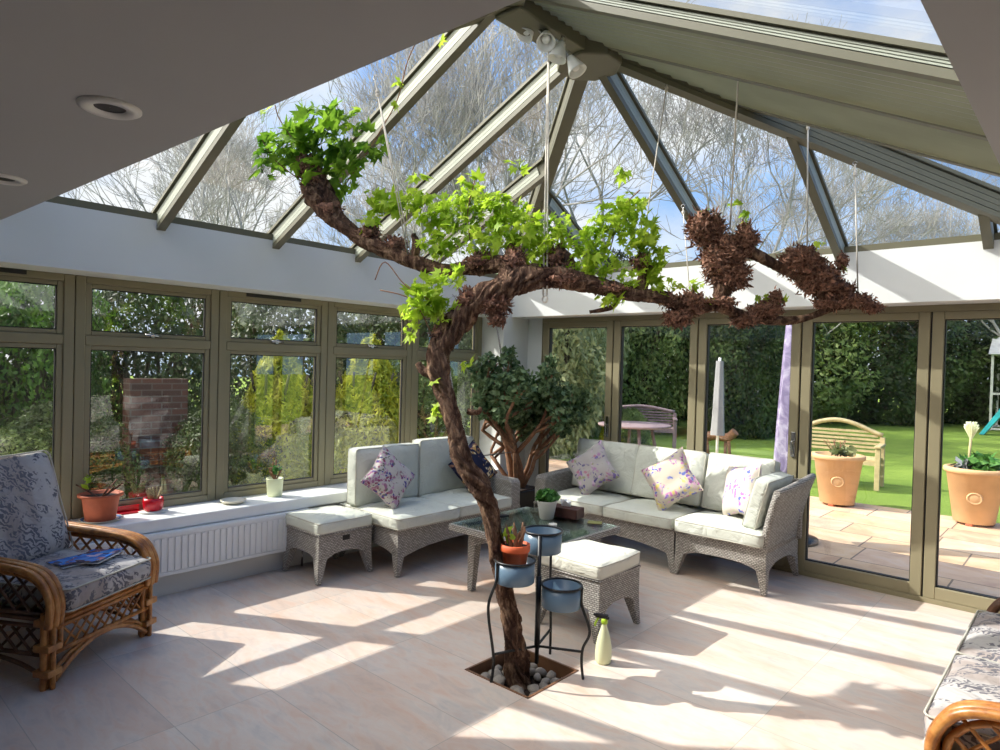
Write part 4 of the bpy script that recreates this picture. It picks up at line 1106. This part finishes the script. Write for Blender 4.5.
# ---------------------------------------------------------------- plant stand
def stand():
    C0 = Vector((-2.15,2.733,0)); r = empty('plant_stand', C0, 0, 'three tier black metal plant stand with blue grey bowls straddling the floor pit', 'plant stand')
    MB().tube([(0,0,.04),(0,0,.712)], .011, 10).tube([(.0,0,.12),(.0,0,.50)], .015, 10).build('pole', M['black_metal'], r)
    #           leg foot                      bowl centre (px,py) at rim height z
    legs = [((-2.228,2.474),.495,'left'),((-1.924,2.827),.425,'right'),((-2.222,2.944),.585,'back')]
    mb = MB()
    for (fx_, fy_), z, nm in legs:
        f = Vector((fx_,fy_,0))-C0
        mb.tube([(0,0,.13),(f.x*.98,f.y*.98,.14)], .007, 8)
    mb.build('cross_bar', M['black_metal'], r)
    RB = .102
    for (fx_, fy_), z, nm in legs:
        f = Vector((fx_,fy_,0))-C0; u = f.normalized()
        ctr = {'left':Vector((-2.197,2.592,0)),'right':Vector((-2.036,2.782,0)),'back':Vector((-2.203,2.825,0))}[nm]-C0
        zt = {'left':.603,'right':.470,'back':.715}[nm]
        out = ctr+u*(RB+.006)
        if nm == 'back': q = [ctr+Vector((-.01,.09,zt-.11)),Vector((f.x*.95,f.y*.9,.4)),Vector((f.x*.98,f.y*.98,.2)),Vector((f.x,f.y,0))]
        else: q = [out+Vector((0,0,zt)),out+Vector((0,0,zt-.09)),out+u*.045+Vector((0,0,zt-.22)),Vector((f.x*1.0,f.y*1.0,.16)),Vector((f.x*.98,f.y*.98,.08)),Vector((f.x*1.02,f.y*1.02,.0))]
        MB().tube(smoothpath(q,6), .0075, 8).build('leg', M['black_metal'], r)
        b = MB().lathe([(0,zt-.112),(RB-.004,zt-.112),(RB,zt-.108),(RB,zt-.004),(RB-.006,zt-.004),(RB-.008,zt-.1),(0,zt-.104)], 44, c=ctr).build('bowl', M['blue_enamel'], r)
        rp = [ctr+Vector((math.cos(a)*(RB+.002),math.sin(a)*(RB+.002),zt)) for a in [2*PI*k/40 for k in range(41)]]
        MB().tube(rp, .006, 8, caps=False).build('rim', M['black_metal'], b)
        if nm == 'left': left_ctr = C0+ctr+Vector((0,0,zt-.104))
    return left_ctr
lc = stand()
r = empty('potted_plant', lc+Vector((-.012,.012,0)), 0, 'small orange terracotta pot with a struggling plant standing in the left blue bowl', 'potted plant')
pot([(0,.0),(.05,.0),(.052,.004),(.067,.145),(.075,.147),(.077,.153),(.077,.182),(.07,.184),(.066,.17),(0,.168)], M['terracotta_orange'], r)
MB().lathe([(0,.172),(.067,.17)], 30).build('soil', M['soil'], r)
mb = MB()
for k in range(12):
    a = random.uniform(0,6.28); mb.tube(smoothpath([(.02*math.cos(a),.02*math.sin(a),.16),(.035*math.cos(a),.03*math.sin(a),.21),(.05*math.cos(a+.4),.05*math.sin(a+.4),.23+.06*random.random())],4), [.012,.012,.011,.01,.009,.008,.007,.005,.003], 6)
mb.build('woody_stem', M['jade_bark'], r)
mb = MB(); leaf_blob(mb, (-.03,-.02,.22), (.04,.04,.03), 8, .04); mb.build('leaf', M['vine_leaf'], r)

# ---------------------------------------------------------------- spray bottle
r = empty('spray_bottle', (-1.955,3.07,0), .3, 'pale yellow spray bottle with lime green trigger on the floor by the footstool', 'spray bottle')
MB().lathe([(0,0),(.036,0),(.042,.006),(.045,.04),(.043,.09),(.033,.14),(.02,.185),(.0135,.205),(.0135,.215),(0,.215)], 32).build('bottle', M['bottle'], r)
MB().lathe([(0,.213),(.0175,.213),(.0175,.235),(.012,.24),(0,.24)], 20).build('collar', M['nozzle_green'], r)
MB().box(-.05,.02,-.011,.011,.24,.262).box(-.062,-.048,-.008,.008,.245,.258).box(.0,.026,-.009,.009,.238,.25).build('spray_head', M['black_plastic'], r, bevel=.004)
MB().tube(smoothpath([(-.03,0,.245),(-.04,0,.225),(-.052,0,.2),(-.05,0,.19)],3), .006, 8).build('trigger', M['nozzle_green'], r)

# ================================================================ OUTSIDE
GZ = -.1
struct(MB().box(-9,6,5.66,9.75,GZ-.05,GZ).box(-5.9,-5.02,-3,5.66,GZ-.05,GZ), 'floor_patio', M['patio'])
mb = MB(); mb.add([(-60,9.75,GZ-.02),(60,9.75,GZ-.02),(60,110,GZ-.02),(-60,110,GZ-.02)], [(0,1,2,3)]); mb.add([(-60,-10,GZ-.03),(-5.9,-10,GZ-.03),(-5.9,9.75,GZ-.03),(-60,9.75,GZ-.03)], [(0,1,2,3)])
mb.add([(6,5.66,GZ-.03),(60,5.66,GZ-.03),(60,9.75,GZ-.03),(6,9.75,GZ-.03)], [(0,1,2,3)])
struct(mb, 'floor_lawn', M['lawn'])

def garden_pot(x, y, label, which):
    r = empty('garden_pot', (x,y,GZ), 0, label, 'plant pot', 'large terracotta garden pots')
    s = 1.0; H = .66
    pf = MB().lathe([(0,.03),(.2,.03),(.205,.035),(.285,H-.07),(.305,H-.06),(.318,H-.045),(.318,H-.01),(.305,H),(.27,H),(.26,H-.06),(0,H-.06)], 44).build('pot', M['terracotta_pale'], r)
    for k in range(3):
        a = 2*PI*k/3+.4; MB().box(-.05,.05,-.035,.035,0,.035,Matrix.Translation((.15*math.cos(a),.15*math.sin(a),0))@Matrix.Rotation(a,4,'Z')).build('foot', M['terracotta'], r, bevel=.01)
    MB().lathe([(0,H-.055),(.265,H-.057)], 30).build('soil', M['soil'], r)
    # round moulded medallion facing the house
    a = math.atan2(-y, -x); n = Vector((math.cos(a),math.sin(a),.1)); c = n*.25; c.z = H*.5
    m3 = Vector((n.x,n.y,-.12)).to_track_quat('Z','Y').to_matrix().to_4x4()
    MB().lathe([(0,.006),(.04,.008),(.05,.002),(.058,.012),(.066,.012),(.072,-.01)], 28, c=c, M=m3, sx=1.1).build('medallion', M['terracotta_pale'], r)
    rg = random.Random(int(x*10))
    if which == 0:
        mb = MB(); leaf_blob(mb, (.06,0,H+.04), (.17,.17,.08), 60, .08, rng=rg); mb.build('foliage', M['olive_leaf'], r)
        mb = MB()
        for k in range(8): mb.tube([(rg.uniform(-.1,.1),rg.uniform(-.1,.1),H-.06),(rg.uniform(-.2,.2),rg.uniform(-.2,.2),H+.18)], .006, 5)
        mb.build('stem', M['jade_bark'], r)
    else:
        mb = MB(); leaf_blob(mb, (.04,0,H+.05), (.22,.2,.12), 160, .10, rng=rg, up=.9); mb.build('foliage', M['succulent'], r)
        mb = MB(); leaf_blob(mb, (-.1,-.05,H+.03), (.12,.12,.07), 50, .07, rng=rg); mb.build('grey_foliage', M['grey_fabric'], r)
garden_pot(-2.49, 9.40, 'large terracotta pot outside the doors in front of the wooden bench', 0)
garden_pot(-1.03, 9.45, 'large terracotta pot outside at the right with a cream torch standing in it', 1)
r = empty('garden_torch', (-1.10,9.40,GZ+.61), 0, 'bamboo garden torch with a frayed cream top in the right hand pot', 'garden torch')
MB().tube([(0,0,0),(.02,0,.42)], .014, 8).build('cane', M['wood_bench'], r)
mb = MB()
for k in range(60):
    a = 2*PI*k/60; q_ = .3+.7*((k*7)%10)/10; mb.tube(smoothpath([(.02,0,.36),(.02+.04*math.cos(a)*q_,.04*math.sin(a)*q_,.44),(.02+.085*math.cos(a)*q_,.085*math.sin(a)*q_,.52+.03*(k%3))],3), .005, 5)
mb.build('frayed_head', M['cream_pot'], r)

def bench(x, y, rz, w, label, mat, arch=.16, name='garden_bench'):
    r = empty(name, (x,y,GZ), rz, label, 'bench'); h = w/2
    for sx in (-1,1):
        for ly, H in ((0,.62),(.5,.75)): MB().box(sx*h-.035,sx*h+.035,ly-.035,ly+.035,0,H).build('leg', mat, r, bevel=.006)
        MB().box(sx*h-.045,sx*h+.045,-.06,.54,.62,.66).build('armrest', mat, r, bevel=.012)
    mb = MB()
    for k in range(6): mb.box(-h,h,k*.085,k*.085+.065,.42,.445)
    mb.build('seat', mat, r, bevel=.004)
    tp = []; 
    for k in range(21):
        t = k/20; tp.append((-h+w*t, .5, .78+arch*math.sin(PI*t)**1.3))
    MB().tube(tp, .035, 8, flat=1).build('top_rail', mat, r)
    for zz in (.52,.58,.64,.70,.76,.82):
        t = [k/20 for k in range(21) if .78+arch*math.sin(PI*k/20)**1.3 > zz+.02]
        if len(t) > 2: MB().box(-h+w*t[0],-h+w*t[-1],.49,.51,zz-.017,zz+.017).build('back_slat', mat, r)
    MB().box(-h,h,-.02,.02,.36,.42).build('front_rail', mat, r)
    return r
bench(-3.02, 10.95, .10, 1.28, 'pale oak garden bench with curved back behind the terracotta pot', M['wood_bench'], .2)
bench(-7.3, 12.6, .5, 1.5, 'weathered mauve timber garden seat beyond the middle folding doors', M['wood_grey'], .1)
def round_table(x, y):
    r = empty('garden_table', (x,y,GZ), 0, 'round weathered timber garden table beyond the door side sofa', 'table')
    MB().lathe([(0,.70),(.62,.70),(.63,.715),(.63,.735),(.62,.74),(0,.74)], 48).build('table_top', M['wood_grey'], r)
    for k in range(4):
        a = PI/4+k*PI/2; MB().tube([(.45*math.cos(a),.45*math.sin(a),0),(.3*math.cos(a),.3*math.sin(a),.7)], .03, 8).build('leg', M['wood_grey'], r)
round_table(-6.0, 10.2)
# closed parasols
def parasol(x, y, H, mat, label, r0, r1, zb, base=True):
    r = empty('closed_parasol', (x,y,GZ), 0, label, 'parasol')
    MB().tube([(0,0,.05),(0,0,H+.05)], .022, 10).build('pole', M['gloss_white'], r)
    n = 18; vs = []; fs = []; m = 12
    for i in range(m+1):
        t = i/m; z = H-(H-zb)*t; rr = (r0+(r1-r0)*t)
        for k in range(n):
            a = 2*PI*k/n; q = rr*(1+.22*math.cos(a*6+t*1.2)); vs.append((q*math.cos(a),q*math.sin(a),z))
    for i in range(m):
        for k in range(n): fs.append((i*n+k,(i+1)*n+k,(i+1)*n+(k+1)%n,i*n+(k+1)%n))
    MB().add(vs, fs, True).build('canopy', mat, r)
    MB().lathe([(0,0),(.28,0),(.28,.04),(.08,.08),(.04,.1),(0,.1)], 32).build('base', M['black_metal'], r)
parasol(-2.30, 7.0, 2.45, M['lilac'], 'closed lilac parasol standing just outside the folding doors', .06, .165, .65)
parasol(-4.40, 10.0, 1.86, M['grey_fabric'], 'slim closed grey parasol further out on the patio', .05, .10, .7)
# driftwood ornament
r = empty('driftwood_ornament', (-5.2,11.9,GZ), 0, 'brown driftwood animal ornament on the lawn behind the corner seat', 'ornament')
MB().tube(smoothpath([(-.35,0,.42),(-.1,0,.5),(.15,0,.48),(.3,0,.6)],5), [.09]*8+[.08]*8, 12).build('body', M['jade_bark'], r)
for x_ in (-.3,-.22,.1,.2): MB().tube([(x_,.05 if x_ in (-.3,.1) else -.05,.42),(x_,.06,0)], .03, 7).build('leg', M['jade_bark'], r)
# greenhouse and slide
r = empty('greenhouse', (-1.2,27,GZ), 0, 'white framed play greenhouse at the far end of the lawn', 'greenhouse')
mb = MB(); 
for x_ in (-1.4,-.7,0,.7,1.4):
    for y_ in (0,1.8): mb.box(x_-.035,x_+.035,y_-.035,y_+.035,0,2.5)
for z_ in (0.05,1.2,2.5):
    for y_ in (0,1.8): mb.box(-1.4,1.4,y_-.03,y_+.03,z_-.03,z_+.03)
    for x_ in (-1.4,1.4): mb.box(x_-.03,x_+.03,0,1.8,z_-.03,z_+.03)
mb.build('frame', M['green_frame'], r)
MB().prism([(-.2,2.5),(.9,3.1),(2.0,2.5)], lambda u,v,t: (t,u,v), -1.5, 1.5).build('roof', M['green_frame'], r, fix=True)
r = empty('garden_slide', (-2.35,25,GZ), 0, 'turquoise plastic slide beside the greenhouse at the end of the lawn', 'slide')
mb = MB(); mb.prism([(0,0),(.12,0),(1.3,1.75),(1.3,1.9),(1.15,1.9)], lambda u,v,t: (-.3+u,t,v), -.3, .3)
mb.build('chute', M['teal'], r, fix=True)
MB().tube([(1.0,-.3,1.75),(1.35,-.35,0)], .035, 8).tube([(1.0,.3,1.75),(1.35,.35,0)], .035, 8).tube([(1.2,-.32,.8),(1.2,.32,.8)], .025, 8).build('ladder', M['teal'], r)
# doormat outside
r = empty('doormat', (-2.46,6.62,GZ), .1, 'small grey stone slab lying on the paving outside the doors', 'slab')
MB().box(-.25,.25,-.16,.16,0,.03).build('slab', M['stone'], r, bevel=.01)

# ---- shrubs and hedges
def shrub_mesh(seed, n, size, prof='round', twig=True, mat='hedge_mid', el=1.6):
    """unit shrub about 1 m radius, 2 m tall, foliage only"""
    rg = random.Random(seed); mb = MB()
    for _ in range(n):
        z = rg.random(); a = rg.random()*2*PI
        if prof == 'cone': rr = (1-z)**.75*.95+.05
        elif prof == 'box': rr = 1
        else: rr = math.sin(PI*min(1,max(0,.12+.85*z)))**.5
        lump = 1+.28*noise.noise(Vector((math.cos(a)*1.6,math.sin(a)*1.6,z*3+seed)))+.16*noise.noise(Vector((math.cos(a)*5,math.sin(a)*5,z*9+seed)))
        q = rr*lump*math.sqrt(rg.uniform(.35,1))
        p = Vector((q*math.cos(a), q*math.sin(a), z*2*(1+.12*noise.noise(Vector((math.cos(a)*2,math.sin(a)*2,seed))))))
        nr = Vector((math.cos(a)+rg.gauss(0,.7),math.sin(a)+rg.gauss(0,.7),rg.gauss(.4,.7))).normalized()
        b = nr.orthogonal().normalized(); b = Matrix.Rotation(rg.random()*6.28,3,nr)@b; e = nr.cross(b); s = size*rg.uniform(.6,1.4)
        mb.add([p-b*s*.5*el,p-e*s*.4,p+b*s*.5*el,p+e*s*.4], [(0,1,2,3)])
    return mb
SH = {}
def shrub(kind, x, y, rx, ry, h, label, group, rz=None, name='garden_shrub', z=None, cat='shrub'):
    spec = {'finedark': (7,16000,.036,'round','hedge_dark',1.8), 'finemid': (8,14000,.036,'round','hedge_mid',1.8), 'dark': (1,26000,.036,'round','hedge_dark',1.6), 'mid': (2,24000,.038,'round','hedge_mid',1.6), 'olive': (3,15000,.045,'round','olive_leaf',2.2), 'conifer': (4,16000,.034,'cone','conifer',3.0), 'laurel': (5,15000,.036,'round','laurel',1.8), 'sparse': (6,2600,.06,'round','olive_leaf',2.4)}[kind]
    r = empty(name, (x,y,GZ if z is None else z), rz if rz is not None else random.random()*6.28, label, cat, group)
    if kind not in SH: 
        SH[kind] = shrub_mesh(spec[0],spec[1],spec[2],spec[3],mat=spec[4],el=spec[5]).build('foliage', M[spec[4]], r, nouv=True); o = SH[kind]
        rg = random.Random(9); tb = MB()
        for k in range(9):
            a = 2*PI*k/9; tb.tube(smoothpath([(.05*math.cos(a),.05*math.sin(a),0),(.25*math.cos(a),.25*math.sin(a),.6),(.5*math.cos(a+.5),.5*math.sin(a+.5),1.5)],4), lerp_list([.045,.02],9), 6)
        SH[kind+'s'] = tb.build('stems', M['winter_dark'], r, nouv=True); st_ = SH[kind+'s']
    else:
        o = SH[kind].copy(); COL.objects.link(o); o.parent = r; st_ = SH[kind+'s'].copy(); COL.objects.link(st_); st_.parent = r
    for q in (o, st_): q.scale = (rx,ry,h/2)
    return r
g1 = 'evergreen hedge shrubs across the end of the lawn'
rg = random.Random(21)
# far hedge seen through the doors
far = [(-19,17,3,4.2,'dark'),(-16,18.5,3,4.8,'mid'),(-13.2,20,2.8,4.4,'dark'),(-10.8,22.5,2.8,5,'dark'),(-8.5,25,3,5.2,'mid'),(-6.2,27.5,3,5.5,'dark'),(-3.6,31,3.2,5.8,'dark'),(-0.8,32,3.2,6,'dark'),(2.2,32,3.2,6,'mid'),(5.2,32,3.2,6,'dark'),(8.5,31,3.4,6,'dark')]
for i, (x, y, r_, h, k) in enumerate(far):
    side = ['far left end','left part','left part','middle left','middle','middle','middle right','right part','right part','far right','far right end'][i]
    shrub(k, x, y, r_, r_, h, ('dark evergreen' if k=='dark' else 'mid green')+' hedge shrub along the end of the lawn, %s from the left' % ['first','second','third','fourth','fifth','sixth','seventh','eighth','ninth','tenth','eleventh'][i], g1)
# nearer planting behind the first doors
shrub('olive', -8.2, 10.4, 1.3, 1.3, 3.6, 'large grey green olive bush outside the first folding door', None)
shrub('olive', -10.2, 13.6, 1.6, 1.6, 4.2, 'grey green olive bush further back behind the jade plant', None)
shrub('mid', -9.6, 16.2, 1.8, 1.6, 4.4, 'tall mid green bush beyond the second folding door', None)
shrub('dark', -11.6, 17.4, 2.2, 2.0, 5, 'tall dark bush behind the olive bush', None)
shrub('dark', -7.2, 17.5, 1.7, 1.5, 4.0, 'dark green bush beyond the third folding door', None)
shrub('mid', -6.9, 11.4, .55, .5, .9, 'low green bush in the bed beyond the second door', None)
shrub('conifer', -6.95, 11.0, .3, .3, 1.25, 'small golden shrub beyond the second folding door', None)
shrub('mid', -8.4, 9.2, .8, .6, .55, 'low clipped green mound outside the first folding door', None)
# left side garden
shrub('finedark', -9.0, .3, 1.4, 1.3, 2.9, 'dark bush outside the leftmost window', None)
shrub('laurel', -9.5, 2.2, .95, .95, 2.75, 'glossy laurel bush outside the second window from the left', None)
shrub('finedark', -9.9, 3.6, 1.1, 1.1, 2.9, 'dark bush behind the brick wall outside', None)
shrub('conifer', -8.3, 4.75, .8, .85, 2.0, 'golden conifer outside the third window from the left', None)
shrub('conifer', -8.5, 6.35, .95, .95, 2.05, 'golden conifer outside the fourth window from the left', None)
shrub('finemid', -8.7, 7.6, .9, .9, 2.0, 'green bush right of the golden conifers', None)
shrub('finedark', -7.4, 3.5, .6, .6, 1.15, 'low dark bush outside the third window', None)
shrub('finedark', -10.4, 6.0, 1.5, 1.5, 3.1, 'dark bush behind the golden conifers', None)
shrub('finedark', -10.8, 9.0, 1.7, 1.7, 3.4, 'dark bush outside beyond the last left window', None)
shrub('finedark', -11.2, 1.4, 1.8, 1.5, 3.4, 'dark bush at the back of the side garden', None)
shrub('finemid', -7.1, 1.5, .5, .6, 1.0, 'low green bush below the second window', None)
shrub('dark', -10.5, -4.2, 2.0, 1.8, 4.2, 'unseen dark shrub added to block sky reflections, house end of the side garden', None)  # unseen shrubs, through the mid green one, added to block sky reflections in doors
shrub('dark', -9.5, -7.5, 2.2, 2.0, 4.2, 'unseen dark shrub added to block sky reflections, furthest back along the house', None)
shrub('dark', -13.5, -6.8, 2.4, 2.2, 4.6, 'unseen dark shrub added to block sky reflections, behind the side garden', None)
shrub('mid', -13.5, -1.8, 2.0, 2.0, 4.0, 'unseen mid green shrub added to block sky reflections, closing the side garden', None)
shrub('finedark', -7.3, 1.9, .55, .7, 1.2, 'dark bush in front of the brick pier outside', None)
shrub('finedark', -10.6, -1.2, 1.7, 1.5, 3.0, 'dark bush at the near end of the side garden', None)
struct(MB().box(-8.42,-8.2,2.8,3.45,GZ,1.33), 'wall_garden', M['brick'])

# ---- bare winter trees above the roof
def bare_tree(seed, H, lev=6):
    rg = random.Random(seed); mb = MB()
    def grow(p, d, L, rad, l):
        n = 3 if l > 2 else 2; q = [p]; dd = d.copy()
        for i in range(n):
            dd = (dd+Vector((rg.gauss(0,.13),rg.gauss(0,.13),rg.gauss(.06,.08)))).normalized(); q.append(q[-1]+dd*L/n)
        mb.tube(q, lerp_list([rad,rad*.7],n+1), 5 if l > 4 else 3, caps=False)
        if l == 0: return
        for k in range(3 if rg.random() < .75 else 2):
            a = dd.orthogonal().normalized(); a = Matrix.Rotation(rg.random()*6.28,3,dd)@a
            sp = rg.uniform(.3,.85)
            nd = dd+a*sp; nd.z += .12
            grow(q[-1] if k < 2 else q[-2], nd.normalized(), L*rg.uniform(.66,.88), max(.007,rad*rg.uniform(.5,.68)), l-1)
    grow(Vector((0,0,0)), Vector((0,0,1)), H*.24, H*.011, lev)
    return mb
protoT = []
def tree(x, y, v, s, label, dark=False):
    r = empty('bare_tree', (x,y,GZ), random.random()*6.28, label, 'tree', 'leafless trees beyond the garden')
    if v < len(protoT): o = protoT[v].copy(); COL.objects.link(o); o.parent = r
    else: o = bare_tree(31+v, 12, 8).build('branches', M['winter'], r, nouv=True); protoT.append(o)
    o.scale = (s,s,s)
cam_dir = lambda px, D: (CF + CX*((px-500)/F))
def tree_at(px, D, v, s, label):
    d = cam_dir(px, D); d = Vector((d.x,d.y,0)).normalized()
    tree(d.x*D, d.y*D, v, s, label)
TR = [(-60,20,0,.80,'far left over the leftmost window'),(60,18,1,.74,'seen above the leftmost roof rafter'),(175,19,2,.80,'seen between the leftmost rafters'),(270,18,0,.76,'seen behind the big leaf clump'),(350,19,1,.88,'seen between the two long left rafters'),
      (430,18,2,.92,'seen left of the roof hub'),(490,19,0,1.10,'seen just left of the light fitting'),(560,19,1,1.16,'seen directly behind the roof hub'),(625,20,2,1.08,'seen between the two central rafters'),(695,21,0,1.0,'seen above the tall bark clump'),(760,23,1,.92,'seen below the long hip beam'),(835,27,2,.86,'seen left of the rightmost cord'),(935,28,0,.80,'seen above the right hand doors'),(1015,29,1,.76,'at the far right edge')]
for i, (px, D, v, s, lab) in enumerate(TR): tree_at(px, D, v, s, 'leafless grey tree '+lab)

# ================================================================ LIGHT
w = bpy.data.worlds.new('sky'); SC.world = w; w.use_nodes = True; nt = w.node_tree; nd = nt.nodes; lk = nt.links
bg = nd['Background']
tc = nd.new('ShaderNodeTexCoord'); mp = nd.new('ShaderNodeMapping'); mp.inputs['Scale'].default_value = (1,1,1.8); mp.inputs['Location'].default_value = (.35,.2,.1)
lk.new(tc.outputs['Generated'], mp.inputs[0])
ns = nd.new('ShaderNodeTexNoise'); ns.inputs['Scale'].default_value = 2.2; ns.inputs['Detail'].default_value = 7; ns.inputs['Roughness'].default_value = .55; lk.new(mp.outputs[0], ns.inputs['Vector'])
sx = nd.new('ShaderNodeSeparateXYZ'); lk.new(tc.outputs['Generated'], sx.inputs[0])
gr = nd.new('ShaderNodeValToRGB'); e = gr.color_ramp.elements
e[0].position = 0; e[0].color = (.38,.58,.86,1); e[1].position = .8; e[1].color = (.13,.32,.80,1)
lk.new(sx.outputs['Z'], gr.inputs[0])
# more cloud towards -X (left of the room), clear blue towards +X
m1 = nd.new('ShaderNodeMath'); m1.operation = 'MULTIPLY_ADD'; m1.inputs[1].default_value = -.07; lk.new(sx.outputs['X'], m1.inputs[0]); lk.new(ns.outputs['Fac'], m1.inputs[2])
m0 = nd.new('ShaderNodeMath'); m0.operation = 'MULTIPLY_ADD'; m0.inputs[1].default_value = -.16; lk.new(sx.outputs['Z'], m0.inputs[0]); lk.new(m1.outputs[0], m0.inputs[2]); m1 = m0
cr = nd.new('ShaderNodeValToRGB'); e = cr.color_ramp.elements; e[0].position = .43; e[0].color = (0,0,0,1); e[1].position = .60; e[1].color = (1,1,1,1); lk.new(m1.outputs[0], cr.inputs[0])
mx = nd.new('ShaderNodeMix'); mx.data_type = 'RGBA'; lk.new(cr.outputs[0], mx.inputs[0]); lk.new(gr.outputs[0], mx.inputs[6]); mx.inputs[7].default_value = (.84,.84,.84,1)
# unseen sky glow added on the sun side to lift the room's ambient light
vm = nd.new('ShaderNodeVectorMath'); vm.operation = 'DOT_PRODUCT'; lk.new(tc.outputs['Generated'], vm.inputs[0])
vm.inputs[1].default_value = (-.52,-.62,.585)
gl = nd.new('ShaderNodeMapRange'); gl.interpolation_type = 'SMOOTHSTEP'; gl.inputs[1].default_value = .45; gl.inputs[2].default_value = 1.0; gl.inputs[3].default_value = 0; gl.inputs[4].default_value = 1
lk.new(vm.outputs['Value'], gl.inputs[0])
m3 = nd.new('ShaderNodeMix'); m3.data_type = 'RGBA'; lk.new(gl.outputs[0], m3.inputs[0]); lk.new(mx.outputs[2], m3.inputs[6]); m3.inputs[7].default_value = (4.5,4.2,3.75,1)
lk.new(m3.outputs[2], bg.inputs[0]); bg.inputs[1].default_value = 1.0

sl_ = bpy.data.lights.new('sun', 'SUN'); sl_.energy = 5.5; sl_.angle = R(.53); sl_.color = (1,.955,.88)
so = bpy.data.objects.new('sun', sl_); COL.objects.link(so)
az, el = R(30), R(40.3)
sd = Vector((math.cos(el)*math.cos(az), math.cos(el)*math.sin(az), -math.sin(el)))
so.rotation_euler = sd.to_track_quat('-Z','Y').to_euler(); so.location = (-12,-7,12)

cam = bpy.data.cameras.new('camera'); co = bpy.data.objects.new('camera', cam); COL.objects.link(co)
cam.sensor_width = 36; cam.lens = F/1000*36; cam.clip_start = .05; cam.clip_end = 400
Mx = Matrix((CX, CU, -CF)).transposed().to_4x4(); Mx.translation = CO; co.matrix_world = Mx
SC.camera = co
SC.view_settings.view_transform = 'Standard'; SC.view_settings.look = 'None'; SC.view_settings.gamma = 1; SC.view_settings.use_curve_mapping = False
SC.view_settings.exposure = .38
cy = SC.cycles
cy.max_bounces = 10; cy.diffuse_bounces = 5; cy.glossy_bounces = 4; cy.transmission_bounces = 6; cy.transparent_max_bounces = 24
cy.use_denoising = True; cy.sample_clamp_indirect = 6; cy.caustics_reflective = False; cy.caustics_refractive = False
